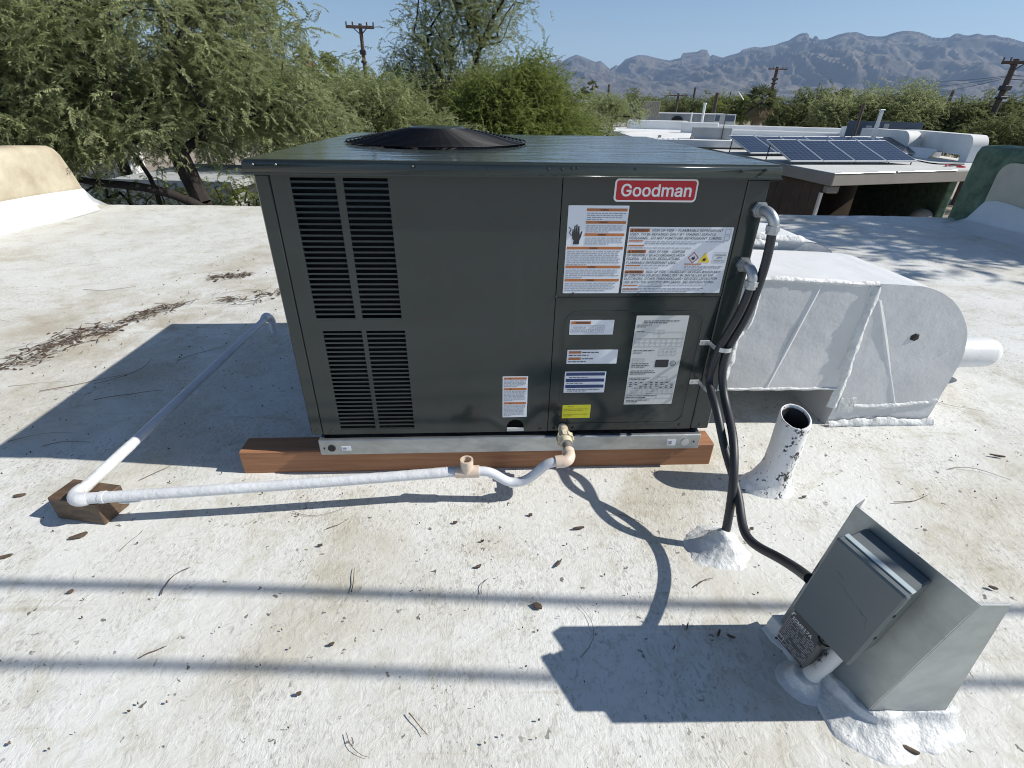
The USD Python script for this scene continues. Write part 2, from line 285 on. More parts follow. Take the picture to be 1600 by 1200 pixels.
# ------------------------------------------------------------------ ground and mountains
rng = np.random.default_rng(7)
GZ = -3.2
gr = np.r_[0, 8, 16, 30, 60, 120, 250, 500, 1000, 2000, 4000, 7000, 14000]
th = np.linspace(0, 2 * PI, 49)
V = [(0, 0, GZ)]; Fg = []
for r in gr[1:]:
    for t in th[:-1]: V.append((r * math.cos(t), r * math.sin(t), GZ))
n = 48
for j in range(n): Fg.append((0, 1 + j, 1 + (j + 1) % n))
for i in range(len(gr) - 2):
    for j in range(n):
        a, b = 1 + i * n + j, 1 + i * n + (j + 1) % n
        Fg += [(a, a + n, b + n), (a, b + n, b)]
obj('ground', trimesh.Trimesh(V, Fg, process=False), GROUND, kind='structure')

PROF = [(-60, 1.6), (-40, 2.0), (-20, 1.4), (-8, 1.8), (0, 2.2), (4, 2.6), (5.64, 3.0), (6.65, 3.51), (7.52, 3.71), (7.75, 3.59), (8.45, 3.96), (9.02, 4.15), (9.69, 3.97), (10.89, 3.55), (11.39, 3.66), (12.33, 2.95),
        (12.87, 3.3), (13.1, 3.2), (13.74, 3.81), (14.82, 4.15), (15.6, 4.12), (16.83, 3.82), (17.82, 3.67), (18.75, 3.87), (18.88, 4.28), (20.14, 4.37), (20.5, 4.56), (20.98, 4.5), (21.35, 3.98), (21.51, 4.13),
        (22.42, 3.86), (23.76, 4.24), (24.02, 4.49), (24.86, 4.68), (25.62, 4.61), (26.57, 4.76), (27.01, 4.92), (27.57, 5.07), (28.27, 5.53), (28.65, 5.62), (28.73, 5.55), (28.82, 5.65), (29.05, 5.45), (29.18, 5.19),
        (29.28, 5.24), (29.38, 5.11), (29.54, 5.36), (29.72, 5.31), (29.91, 5.06), (30.47, 5.08), (31.27, 5.39), (31.89, 5.52), (32.54, 5.53), (33.39, 5.21), (34.15, 5.13), (34.66, 5.17), (35.11, 5.35), (35.68, 5.47),
        (36.28, 5.45), (36.92, 5.32), (37.82, 4.94), (38.33, 4.87), (38.87, 4.92), (39.09, 5.1), (39.29, 5.17), (39.77, 5.0), (40.04, 4.99), (40.54, 5.09), (40.95, 4.95), (41.56, 4.95), (41.97, 4.78), (42.41, 4.74),
        (43.0, 4.53), (43.39, 4.38), (47, 4.3), (55, 3.6), (70, 3.2), (90, 2.0)]
def mountains():
    az = np.r_[np.linspace(-60, 3, 90), np.arange(3.1, 46, 0.055), np.linspace(46.3, 90, 90)]
    rr = np.linspace(4300, 9600, 190)
    pa, pe = np.array(PROF).T
    crest = np.interp(az, pa, pe); broad = np.interp(az, np.linspace(-60, 90, 151), np.convolve(np.pad(np.interp(np.linspace(-60, 90, 151), pa, pe), 2, 'edge'), np.ones(5) / 5, 'valid'))
    A, Rr = np.meshgrid(np.radians(az), rr, indexing='ij')
    # the crest line wanders in depth so that buttresses come towards the viewer
    back = 8000 + 700 * (meshkit.fbm(np.stack([az * 0.22, az * 0, az * 0], -1), 3, 3) - 0.5)
    H1 = np.tan(np.radians(crest)) * back; H0 = np.tan(np.radians(broad)) * back
    t = np.clip((Rr - 4500) / (back[:, None] - 4500), 0, 1.0)
    X, Y = Rr * np.sin(A), Rr * np.cos(A); H = H0[:, None] + (H1 - H0)[:, None] * t ** 7
    P = np.stack([X + .35 * Y, Y * .55, 0 * X], -1)
    def ridged(s, seed):
        w = meshkit.fbm(P / 900.0, 3, seed + 9)[..., None] * 0.9
        f = meshkit.fbm(P / s + w, 5, seed); return 1 - np.abs(2 * f - 1)
    r1, r2, r3 = ridged(1900.0, 1), ridged(900.0, 5), ridged(300.0, 11); r4 = ridged(130.0, 17)
    env = 0.10 * t + 0.90 * t ** 1.55
    z = H * env * (0.50 + 0.55 * np.clip((r1 - 0.35) / 0.6, 0, 1) ** 1.2 * (1 - t ** 3) + 0.50 * t ** 3)
    carve = (1 - t ** 6) * (t > 0) * np.minimum(1, t * 2.5)
    z += H * carve * (0.62 * (r2 - 0.68) + 0.24 * (r3 - 0.72) * (.3 + 1.4 * r1) + 0.10 * (r4 - 0.72))
    lim = np.tan(np.radians(crest))[:, None] * Rr * 0.965          # nothing in front stands above the crest
    z = np.where(t < 0.985, np.minimum(z, lim), H)
    z = np.where(Rr > back[:, None] + 30, np.maximum(0, H * (1 - (Rr - back[:, None] - 30) / 1500.0)) * (0.9 + 0.1 * r2), z)
    z = np.where(Rr <= rr[0] + 1, -5, np.maximum(z, -5) + 0.0)
    na, nr = X.shape
    i, j = np.meshgrid(np.arange(na - 1), np.arange(nr - 1), indexing='ij'); a = (i * nr + j).ravel()
    Fm = np.vstack([np.stack([a, a + 1, a + nr + 1], 1), np.stack([a, a + nr + 1, a + nr], 1)])
    Vm = np.stack([X + CAM[0], Y + CAM[1], z + 1.1 * 0], -1).reshape(-1, 3)
    obj('mountains', (Vm, Fm), ROCK, smooth=25, kind='structure')
mountains()

# ------------------------------------------------------------------ the flat roof we stand on
def edge_y(x): return 4.885 - 0.0492 * (x + 3.8)
def roof():
    xs = np.r_[np.arange(-4.4, -1.6, 0.06), np.arange(-1.6, 2.8, 0.028), np.arange(2.8, 9.01, 0.08)]
    vs = np.r_[np.linspace(0, 0.18, 8)[:-1], np.linspace(0.18, 0.42, 12)[:-1], np.linspace(0.42, 0.76, 120)[:-1], np.linspace(0.76, 0.996, 34), 1.0]
    y0 = -9.0
    Xg, Vg = np.meshgrid(xs, vs, indexing='ij')
    Yg = y0 + Vg * (edge_y(Xg) - y0)
    P = np.stack([Xg, Yg, 0 * Xg], -1)
    Z = 0.026 * (meshkit.fbm(P * 1.1, 3, 2) - 0.5) + 0.0065 * (meshkit.fbm(P * 7.0, 4, 4) - 0.5) + 0.004 * (meshkit.fbm(P * np.array([26, 16, 1]), 3, 8) - 0.5)
    # flat where the unit, beams and pipes stand
    near = np.exp(-(np.maximum(0, np.abs(Xg - 0.55) - 0.9) ** 2 + np.maximum(0, np.abs(Yg - 0.45) - 0.9) ** 2) / 0.3)
    Z = Z * (1 - 0.75 * near) - 0.001
    Z += 0.03 * np.clip((Vg - 0.985) / 0.011, 0, 1) * (Vg < 1)
    Z = np.where(Vg >= 1, Z - 0.03, Z)
    na, nb = Xg.shape
    i, j = np.meshgrid(np.arange(na - 1), np.arange(nb - 1), indexing='ij'); a = (i * nb + j).ravel()
    Fr = np.vstack([np.stack([a, a + nb, a + nb + 1], 1), np.stack([a, a + nb + 1, a + 1], 1)])
    Vr = np.stack([Xg, Yg, Z], -1).reshape(-1, 3)
    # outer walls down to the ground
    ring = [(i * nb + nb - 1) for i in range(na)]
    base = len(Vr); low = Vr[ring].copy(); low[:, 2] = GZ
    Vr = np.vstack([Vr, low]); W = []
    for k in range(na - 1): W += [(ring[k], ring[k + 1], base + k + 1), (ring[k], base + k + 1, base + k)]
    obj('rooftop', (Vr, np.vstack([Fr, W])), ROOF, smooth=40, kind='structure')
roof()

# side parapets: swept profile along y, with white coating flared onto the roof
def sweep_y(prof_fn, ys):
    rows = [prof_fn(y) for y in ys]; n = len(rows[0]); Vv = np.vstack(rows); Ff = []
    for i in range(len(ys) - 1):
        for j in range(n - 1):
            a = i * n + j; Ff += [(a, a + n, a + n + 1), (a, a + n + 1, a + 1)]
    for e in (0, len(ys) - 1):
        c = len(Vv); Vv = np.vstack([Vv, rows[e].mean(0)])
        for j in range(n - 1): Ff.append((c, e * n + j, e * n + j + 1) if e == 0 else (c, e * n + j + 1, e * n + j))
    return trimesh.Trimesh(Vv, Ff, process=False)
pw = thing('parapet_wall', 'sunlit cream stucco parapet with white coated foot at the left roof edge', 'parapet', (-4.1, 1.5, 0))
def left_prof(y):
    e = np.clip((y - 4.35) / 0.5, 0, 1); h = 0.665 - 0.02 * (y - 4) - 0.03 * e ** 2
    x0 = -3.985
    pts = [(x0, .16), (x0 - .012, .40), (x0 - .02, h - .09), (x0 - .045, h - .03), (x0 - .10, h), (x0 - .30, h), (x0 - .37, h - .05), (x0 - .39, h - .2), (x0 - .39, -0.6)]
    return np.array([(a, y, b) for a, b in pts])
ys = np.r_[np.linspace(-8, 3, 24), np.linspace(3.1, 4.72, 24)]
wall = sweep_y(left_prof, ys); wall = displaced(wall, 0.012, 3.0, 5)
v = wall.vertices.copy(); end = np.clip((v[:, 1] - 4.3) / 0.42, 0, 1); v[:, 1] += end * (0.66 - v[:, 2]).clip(0) * 0.32; wall.vertices = v
obj('stucco_wall', wall, BEIGE, pw, smooth=60)
def left_flare(y):
    s = 0.02 * math.sin(y * 2.1)
    pts = [(-3.975, .205 + s), (-3.962, .19 + s), (-3.95, .10), (-3.92, .045), (-3.83, .012), (-3.72, -0.006)]
    return np.array([(a, y, b) for a, b in pts])
fl = sweep_y(left_flare, np.linspace(-8, 4.86, 90)); fl = displaced(fl, 0.006, 6.0, 3)
obj('white_foot', fl, WHITE, pw, smooth=60)

pr = thing('parapet_wall', 'green painted stucco parapet with tan inset at the right roof edge', 'parapet', (6.3, 1.5, 0))
def right_prof(y):
    h = 0.79 - 0.012 * (4.4 - y)
    pts = [(6.46, -0.6), (6.46, h - .1), (6.44, h - .02), (6.38, h), (6.10, h), (6.035, h - .02), (6.01, h - .08), (6.0, .3), (6.0, .02), (6.0, -0.5)]
    return np.array([(a, y, b) for a, b in pts])
wall = displaced(sweep_y(right_prof, np.r_[np.linspace(-8, 3, 24), np.linspace(3.1, 4.40, 26)]), 0.014, 3.5, 8)
obj('stucco_wall', wall, GREEN, pr, smooth=60)
tanp = rrect(-4.03, 0.10, 8.0, 0.655, 0.13)
tp = extrude(tanp, 0.022, frame((6.004, 0, 0), (0, -1, 0), (0, 0, 1), (-1, 0, 0)))
obj('tan_inset', tp, BEIGE2, pr)
def right_flare(y):
    s = 0.03 * math.sin(y * 1.7) + 0.012 * math.sin(y * 7)
    q = np.clip((4.15 - y) / 0.16, 0.01, 1) ** .5
    pts = [(5.974, .27 * q + s * q), (5.965, .25 * q), (5.93, .12 * q), (5.86, .05 * q), (5.74, .012 * q), (5.60, -0.012)]
    return np.array([(a, y, b) for a, b in pts])
fl = displaced(sweep_y(right_flare, np.linspace(4.14, -8, 100)), 0.006, 6.0, 13)
obj('white_foot', fl, WHITE, pr, smooth=60)

# ------------------------------------------------------------------ packaged air conditioner
W, D, H = 1.312, 1.185, 0.982
ac = thing('air_conditioner', 'large dark grey packaged rooftop air conditioner with louvres, fan and warning stickers', 'air conditioner', (W / 2, D / 2, 0.062))
FZ0, FZ1 = 0.163, 0.946
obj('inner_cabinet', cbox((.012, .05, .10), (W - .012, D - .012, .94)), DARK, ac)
rail = cbox((.020, -.012, .088), (W - .022, .004, .148), .003)
obj('base_rail', [rail, cbox((.020, .006, .088), (.034, D, .148), .003), cbox((W - .036, .006, .088), (W - .022, D, .148), .003), cbox((.04, .006, .1), (W - .04, D - .01, .135))], GALV, ac)
obj('rail_hole', cyl((.060, -.0125, .117), (.060, -.0142, .117), .0125, 18), DARK, ac)
obj('rail_hole', cyl((.036, -.0125, .117), (.036, -.0142, .117), .003, 8), DARK, ac)
obj('rail_hole', cyl((1.268, -.0125, .119), (1.268, -.0142, .119), .003, 8), DARK, ac)
obj('knockout', cyl((1.238, -.0125, .118), (1.238, -.0145, .118), .0135, 20), ALU, ac)
for x0, x1, z0, z1 in ((.092, .122, .107, .125), (1.176, 1.206, .105, .129)):
    t = obj('rail_tag', cbox((x0, -.0135, z0), (x1, -.0125, z1)), STICK, ac)
    obj('tag_print', [cbox((x0 + .005, -.0142, z0 + .005), (x0 + .016, -.0137, z1 - .005))], INKG, t)
# front panels: sheets with a real gap between them
def sheet(x0, x1, z0, z1, holes=(), y=0.0, th=0.012):
    poly = sbox(x0, z0, x1, z1)
    for h in holes: poly = poly.difference(h)
    return extrude(poly, th, frame((0, y, 0), (1, 0, 0), (0, 0, 1), (0, -1, 0)) @ trimesh.transformations.translation_matrix((0, 0, -th)))
LV = [(.086, .196, .561, .942), (.2155, .3265, .561, .942), (.0965, .2075, .181, .529), (.2205, .332, .181, .529)]
NS = [26, 26, 24, 24]
cut = [sbox(x0, z0, x1, z1 - .002) for x0, x1, z0, z1 in LV]
cut.append(Polygon([(.633, .165), (.688, .165), (.688, .183), *[(.6605 + .0275 * math.cos(a), .183 + .0275 * math.sin(a)) for a in np.linspace(0, PI, 14)], (.633, .183)]))
obj('louvred_panel', sheet(.039, .7665, FZ0, FZ1, cut), UNIT, ac)
obj('corner_post', [cbox((0, 0, FZ0), (.0365, .055, FZ1), .003)], UNIT, ac)
obj('corner_post', [cbox((1.2535, 0, FZ0), (W, .055, FZ1), .003)], UNIT, ac)
obj('upper_service_panel', sheet(.7690, 1.2505, .629, FZ1), UNIT, ac)
low = sheet(.7690, 1.2505, FZ0, .6265, y=0.002)
obj('lower_service_panel', low, UNIT, ac)
ring = rrect(.803, .19, 1.215, .583, .035).exterior.buffer(.0022)
obj('embossed_rim', extrude(ring, .0018, frame((0, .0022, 0), (1, 0, 0), (0, 0, 1), (0, -1, 0))), UNIT, ac)
obj('side_panel', [cbox((0, .058, FZ0), (.010, D - .002, FZ1), .002)], UNIT, ac)
obj('side_panel', [cbox((W - .010, .058, FZ0), (W, D - .002, FZ1), .002)], UNIT, ac)
obj('back_panel', [cbox((.012, D - .010, FZ0), (W - .012, D, FZ1), .002)], UNIT, ac)
obj('access_cover', [cbox((.633, -.0015, .165), (.688, .004, .178), .001)], pmat('cover_grey', (0.5, 0.51, 0.5), .5), ac)
for (x0, x1, z0, z1), ns in zip(LV, NS):
    p = (z1 - z0) / ns
    for k in range(ns):
        zb = z0 + k * p
        prof = Polygon([(0, zb + .0050), (-.0005, zb + .0003), (.0020, zb), (.0038, zb + .0022), (.014, zb - .004), (.0145, zb - .0028), (.0042, zb + .0046)])
        m = extrude(prof, x1 - x0, frame((x0, 0.0008, 0), (0, 1, 0), (0, 0, 1), (1, 0, 0)))
        obj('louvre_slat', m, UNIT, ac)
# lid with folded skirt, fan opening and wire dome
o = .016
lid_poly = sbox(-o, -o, W + o, D + o).difference(Point(.405, .62).buffer(.305, quad_segs=16))
top = extrude(lid_poly.buffer(-.006, join_style=2), .004, frame((0, 0, H - .004), (1, 0, 0), (0, 1, 0), (0, 0, 1)))
prof = [(0.0, .947), (-.0035, .9475), (-.0035, .951), (0.0, .9525), (0.0, H - .010), (.0022, H - .0045), (.0065, H - .001), (.012, H)]
c4 = [(-o, -o), (W + o, -o), (W + o, D + o), (-o, D + o)]
Vs, Fs = [], []
for (cx, cy), (sx, sy) in zip(c4, [(1, 1), (-1, 1), (-1, -1), (1, -1)]):
    for d, z in prof: Vs.append((cx + sx * d, cy + sy * d, z))
n = len(prof)
for i in range(4):
    for j in range(n - 1):
        a, b = i * n + j, ((i + 1) % 4) * n + j
        Fs += [(a, b, b + 1), (a, b + 1, a + 1)]
obj('lid', top, LID, ac)
obj('lid_skirt', trimesh.Trimesh(Vs, Fs, process=False), UNIT, ac, smooth=50)
fc = np.array([.405, .62])
def ringt(r, z, w, n=56):
    a = np.linspace(0, 2 * PI, n + 1); p = np.stack([fc[0] + r * np.cos(a), fc[1] + r * np.sin(a), np.full(n + 1, z)], 1)
    return tube(p, w, 5, False)
def conez(r): return .990 + (.312 - r) / (.312 - .095) * .038
obj('fan_grille', [ringt(r, conez(r), .0023) for r in np.linspace(.312, .10, 17)], GRILLE, ac)
obj('grille_rib', [tube([(fc[0] + r * math.cos(a), fc[1] + r * math.sin(a), conez(r) - .003) for r in (.318, .2, .09)], .002, 5) for a in np.arange(8) * PI / 4 + .3], GRILLE, ac)
obj('grille_cap', lathe([(0, 1.034), (.088, 1.034), (.095, 1.031), (.097, 1.026), (.0, 1.024)], 32, (*fc, 0)), UNIT, ac)
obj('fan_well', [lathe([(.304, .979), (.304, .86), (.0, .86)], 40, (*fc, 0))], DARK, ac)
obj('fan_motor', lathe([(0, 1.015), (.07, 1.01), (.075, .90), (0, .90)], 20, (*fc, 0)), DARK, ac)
for k in range(3):
    a = k * 2 * PI / 3; bl = cbox((.07, -.09, -.004), (.29, .09, .004), .003); bl.apply_transform(trimesh.transformations.rotation_matrix(.35, (1, 0, 0))); bl.apply_transform(rotz(a, (*fc, .93)))
    obj('fan_blade', bl, GRILLE, ac)
# screws
def screw(x, y, z, r=.0046):
    obj('screw', [hull([(x + q * r * math.cos(a), y - d, z + q * r * math.sin(a)) for a in np.arange(6) * PI / 3 for q, d in ((1, 0), (1, .0025), (.6, .0042))])], SCREW, ac)
for x in (.011, .065, .392, .577, .727, .762, .787, .800, .947, 1.222, 1.283): screw(x, -o, .969 + .002 * math.sin(x * 40), .0042 if x not in (.577, .947) else .003)
for x, z in ((.817, .638), (1.005, .637), (1.197, .636), (.742, .172), (.851, .172), (.788, .172), (.020, .180), (.066, .178), (1.212, .178), (1.281, .180), (.768, .63)): screw(x, .001, z)
# ---- stickers
def ftext(s, x, z, h, y, width=None, bold=False, shear=0.0):
    m = meshkit.text_mesh(s, h, 0.0002, bold); v = m.vertices.copy()
    if width: v[:, 0] *= width / v[:, 0].max()
    v[:, 0] += shear * v[:, 1]
    m.vertices = np.stack([x + v[:, 0], y - v[:, 2], z + v[:, 1]], 1); m.faces = m.faces
    return m
def bar(x0, x1, z0, z1, y): return cbox((x0, y - .00025, z0), (x1, y, z1))
srng = np.random.default_rng(3)
def fine(x0, x1, z0, z1, y, pitch=.0052, h=.0020, centre=False):
    out = []; z = z1 - pitch
    while z > z0:
        x = x0 + (srng.uniform(0, .08) * (x1 - x0) if centre else 0); end = x1 - srng.uniform(0, .10) * (x1 - x0)
        if z - pitch <= z0: end = x0 + (x1 - x0) * srng.uniform(.3, .8)
        while x < end:
            w = srng.uniform(.004, .014); out.append(bar(x, min(x + w, end), z, z + h, y)); x += w + srng.uniform(.0015, .0028)
        z -= pitch
    return out
def sticker(name, x0, x1, z0, z1, mat, label, y=-.0004, r=.002, base=None):
    p = extrude(rrect(x0, z0, x1, z1, r), .0006, frame((0, y + .0008, 0), (1, 0, 0), (0, 0, 1), (0, -1, 0)))
    return tag(obj(name, p, mat, ac), label)
Y1 = -.0005
# badge
b = tag(obj('name_badge', extrude(rrect(.903, .889, 1.1205, .946 - .0005, .010), .003, frame((0, .0, 0), (1, 0, 0), (0, 0, 1), (0, -1, 0))), BADGEW, ac), 'red and white name badge reading Goodman')
obj('red_field', extrude(rrect(.9075, .8935, 1.116, .941, .0065), .0006, frame((0, -.003, 0), (1, 0, 0), (0, 0, 1), (0, -1, 0))), RED, b)
obj('lettering', ftext('Goodman', .9175, .9035, .0285, -.0037, .188, True), BADGEW, b)
# sticker 1: tall warning label with shock hand
s1 = sticker('warning_sticker', .787, .948, .640, .879, STICK, 'tall white warning sticker with orange bands and a shock hand')
ob, fp, dk = [], [], []
for z in (.868, .836, .804): ob.append(bar(.836, .944, z - .0035, z + .0035, Y1)); dk.append(ftext('WARNING', .872, z - .002, .004, Y1 - .0003, .022, True))
for z in (.768, .716, .678): ob.append(bar(.790, .944, z - .0035, z + .0035, Y1)); dk.append(ftext('WARNING', .852, z - .002, .004, Y1 - .0003, .022, True))
for z0, z1 in ((.841, .863), (.809, .831), (.774, .799)): fp += fine(.838, .942, z0, z1, Y1)
for z0, z1 in ((.721, .763), (.683, .711), (.645, .673)): fp += fine(.791, .942, z0, z1, Y1)
hand = [bar(.806, .822, .778, .787, Y1), extrude(Polygon([(.801, .806), (.803, .792), (.808, .787), (.822, .787), (.826, .797), (.829, .812), (.826, .813), (.822, .803), (.820, .826), (.8165, .826), (.816, .806), (.8145, .830), (.811, .830), (.811, .806), (.8095, .827), (.806, .827), (.806, .805), (.805, .818), (.802, .818)]), .0002, frame((0, Y1, 0), (1, 0, 0), (0, 0, 1), (0, -1, 0)))]
hp = np.array([(.7915, Y1, .823), (.798, Y1, .818), (.7945, Y1, .808), (.801, Y1, .801)])
for a, c in zip(hp[:-1], hp[1:]): hand.append(cyl(a, c, .0014, 5))
obj('shock_symbol', hand, INK, s1)
[obj('orange_band', q, ORANGE, s1) for q in ob]; obj('lettering', dk, INK, s1); obj('fine_print', fp, INKG, s1)
# sticker 2: wide refrigerant warning
s2 = sticker('warning_sticker', .955, 1.243, .640, .825, STICK, 'wide white warning sticker about flammable refrigerant')
ob, tx, fp, dk = [], [], [], []
def warn(x0, x1, z): ob.append(bar(x0, x1, z - .0015, z + .0075, Y1)); dk.append(ftext('WARNING', x0 + .012, z + .0002, .0058, Y1 - .0003, x1 - x0 - .016, True)); dk.append(extrude(Polygon([(x0 + .002, z), (x0 + .010, z), (x0 + .006, z + .0065)]), .0002, frame((0, Y1 - .0003, 0), (1, 0, 0), (0, 0, 1), (0, -1, 0))))
HT = .0066
warn(.958, 1.012, .813)
for s, x, z, w in (('RISK OF FIRE - FLAMMABLE REFRIGERANT', 1.018, .8128, .196), ('USED. TO BE REPAIRED ONLY BY TRAINED SERVICE', .958, .8025, .238), ('PERSONNEL. DO NOT PUNCTURE REFRIGERANT TUBING.', .958, .7922, .258)): tx.append(ftext(s, x, z, HT, Y1, w, False, .12))
ob += [bar(.958, .998, .786, .7895, Y1), bar(.958, 1.002, .7735, .777, Y1)]; fp += fine(1.003, 1.235, .777, .790, Y1) + fine(.958, 1.228, .766, .772, Y1, .004)
warn(.958, 1.010, .756)
for s, x, z, w in (('RISK OF FIRE - DISPOSE', 1.018, .7558, .102), ('OF PROPERLY IN ACCORDANCE WITH', .958, .7455, .162), ('FEDERAL  OR LOCAL REGULATIONS.', .958, .7355, .152), ('FLAMMABLE REFRIGERANT USED.', .958, .7250, .144)): tx.append(ftext(s, x, z, HT, Y1, w, False, .12))
ob += [bar(.958, 1.000, .7185, .7215, Y1), bar(1.124, 1.172, .7225, .7255, Y1)]; fp += fine(1.003, 1.110, .716, .7235, Y1, .004) + fine(.958, 1.108, .7085, .716, Y1, .004) + fine(1.125, 1.236, .706, .7215, Y1, .0045)
warn(.958, 1.012, .699)
for s, x, z, w in (('RISK OF FIRE - AUXILIARY DEVICES WHICH MAY', 1.018, .6988, .215), ('BE IGNITION SOURCES SHALL NOT BE INSTALLED IN THE', .958, .689, .256), ('DUCTWORK, OTHER THAN AUXILIARY DEVICES LISTED FOR', .958, .679, .268), ('USE WITH THE SPECIFIC APPLIANCE. SEE INSTRUCTIONS.', .958, .669, .262)): tx.append(ftext(s, x, z, HT, Y1, w, False, .12))
ob += [bar(.958, 1.000, .6615, .6645, Y1), bar(.958, 1.003, .6505, .6535, Y1)]; fp += fine(1.004, 1.205, .657, .667, Y1, .0045) + fine(.958, 1.200, .6425, .657, Y1, .0045)
def flat(poly, y=Y1): return extrude(poly, .0002, frame((0, y, 0), (1, 0, 0), (0, 0, 1), (0, -1, 0)))
dia = Polygon([(1.146, .727), (1.160, .742), (1.146, .757), (1.132, .742)])
obj('flame_diamond', [flat(dia.exterior.buffer(.0009))], RED, s2)
tri = Polygon([(1.161, .729), (1.195, .729), (1.178, .757)])
obj('flame_triangle', [flat(tri)], SIGNY, s2)
flame = lambda x, z: [flat(Polygon([(x - .0035, z), (x + .0035, z), (x + .005, z + .005), (x + .001, z + .011), (x + .0005, z + .006), (x - .002, z + .008), (x - .005, z + .004)]), Y1 - .0003)]
obj('flame_symbol', flame(1.146, .7365) + flame(1.178, .733), INK, s2)
frames = [flat(sbox(1.204, .729, 1.239, .756).exterior.buffer(.0004)), flat(sbox(1.222, .806, 1.236, .820).exterior.buffer(.0004)), flat(sbox(1.222, .789, 1.236, .802).exterior.buffer(.0004))]
obj('lettering', tx + [ftext('Refrigerant', 1.207, .748, .0042, Y1, .030), ftext('Safety', 1.212, .7405, .0042, Y1, .018), ftext('Group A2L', 1.207, .7325, .0042, Y1, .029)], INK, s2)
obj('lettering', dk, INK, s2); [obj('orange_band', q, ORANGE, s2) for q in ob]; obj('fine_print', fp + frames, INKG, s2)
# sticker 3: minimum room area
s3 = sticker('warning_sticker', .815, .947, .510, .557, STICK, 'small white sticker reading minimum room area', y=.0015)
Y3 = .0014
obj('orange_band', [bar(.819, .878, .5445, .553, Y3)], ORANGE, s3)
obj('lettering', [ftext('WARNING', .832, .546, .006, Y3 - .0003, .042, True)], INK, s3)
obj('lettering', [ftext('MINIMUM', .826, .530, .0065, Y3, .038), ftext('ROOM AREA', .822, .5185, .0065, Y3, .047), ftext('FT²', .876, .530, .0065, Y3, .012), ftext('M²', .877, .5185, .0065, Y3, .011), ftext('164.5', .896, .530, .0065, Y3, .020), ftext('15.3', .898, .5185, .0065, Y3, .016)] + [flat(sbox(*q).exterior.buffer(.0003), Y3) for q in ((.820, .5155, .919, .5395), (.872, .5155, .893, .5395), (.820, .5275, .919, .5277))], INKG, s3)
# sticker 4
s4 = sticker('warning_sticker', .814, .970, .412, .460, STICK, 'white sticker with two short orange bands', y=.0015)
[obj('orange_band', bar(.819, .857, *q, Y3), ORANGE, s4) for q in ((.4475, .4555), (.426, .434))]
obj('fine_print', fine(.860, .945, .4465, .4555, Y3, .0058, .0028) + fine(.819, .935, .4375, .446, Y3, .0058, .0028) + fine(.860, .966, .4255, .434, Y3, .0058, .0028) + fine(.819, .930, .415, .424, Y3, .0058, .0028), INK, s4)
# sticker 5: blue bands
s5 = sticker('notice_sticker', .812, .942, .309, .385, STICK, 'white sticker with three dark blue bands', y=.0015)
[obj('blue_band', bar(.816, .938, z - .0055, z + .0055, Y3), BLUE, s5) for z in (.376, .354, .332)]
obj('fine_print', fine(.826, .930, .360, .369, Y3, .006, .0022) + fine(.820, .935, .338, .347, Y3, .0045, .0022) + fine(.822, .934, .312, .325, Y3, .0055, .0022), INK, s5)
s6 = sticker('notice_sticker', .813, .905, .212, .263, YELLOW, 'small yellow notice sticker', y=.0015)
obj('fine_print', fine(.830, .890, .253, .260, Y3, .005, .0022) + fine(.817, .900, .234, .252, Y3, .006, .0018) + fine(.817, .900, .216, .232, Y3, .006, .0018), pmat('olive_print', (.33, .32, .04), .5), s6)
# sticker 7: rating plate
s7 = sticker('rating_plate', 1.012, 1.170, .262, .570, STICKG, 'tall silver rating plate with tables', y=.0015)
tb, fp = [], []
def grid(x0, x1, z0, z1, nx, nz):
    for k in range(nx + 1): tb.append(bar(x0 + (x1 - x0) * k / nx - .0003, x0 + (x1 - x0) * k / nx + .0003, z0, z1, Y3))
    for k in range(nz + 1): tb.append(bar(x0, x1, z0 + (z1 - z0) * k / nz - .0003, z0 + (z1 - z0) * k / nz + .0003, Y3))
fp += fine(1.036, 1.146, .545, .558, Y3, .006, .0024) + fine(1.018, 1.062, .530, .545, Y3, .006, .0022) + fine(1.018, 1.058, .515, .524, Y3, .006)
grid(1.016, 1.166, .470, .495, 9, 2); grid(1.072, 1.104, .513, .524, 2, 1); grid(1.016, 1.166, .495, .517, 2, 1); grid(1.100, 1.150, .440, .463, 4, 2); fp += fine(1.018, 1.090, .441, .463, Y3, .008)
grid(1.018, 1.056, .418, .430, 2, 2); fp += fine(1.018, 1.075, .392, .416, Y3, .006) + fine(1.018, 1.098, .368, .390, Y3, .0055) + fine(1.018, 1.090, .352, .365, Y3, .006)
grid(1.108, 1.140, .352, .364, 2, 1); grid(1.016, 1.166, .302, .348, 9, 7); grid(1.016, 1.166, .285, .301, 3, 1)
fp += fine(1.018, 1.120, .286, .300, Y3, .0065) + fine(1.018, 1.095, .266, .283, Y3, .006)
for k in range(9):
    for q in range(4):
        if (k * 7 + q * 3) % 5: fp.append(bar(1.0205 + k * .01667, 1.0285 + k * .01667, .3225 + q * .0066, .3248 + q * .0066, Y3))
obj('table_lines', tb, INKG, s7); obj('fine_print', fp, INK, s7)
bm = obj('black_mark', [flat(rrect(1.092, .398, 1.134, .424, .003), Y3)], INK, s7)
obj('seal', [flat(Point(1.148, .411).buffer(.0085).exterior.buffer(.0008), Y3), ftext('UL', 1.1435, .4075, .007, Y3, .009, True), bar(1.097, 1.114, .417, .420, Y3 - .0003)], INK, s7)
s8 = sticker('warning_sticker', .618, .697, .2205, .3715, STICK, 'narrow white warning sticker above the round access hole')
ob, fp, dk = [], [], []
for z in (.364, .326, .274): ob.append(bar(.622, .693, z - .0038, z + .0038, Y1)); dk.append(flat(Polygon([(.640, z - .0028), (.646, z - .0028), (.643, z + .003)]), Y1 - .0003))
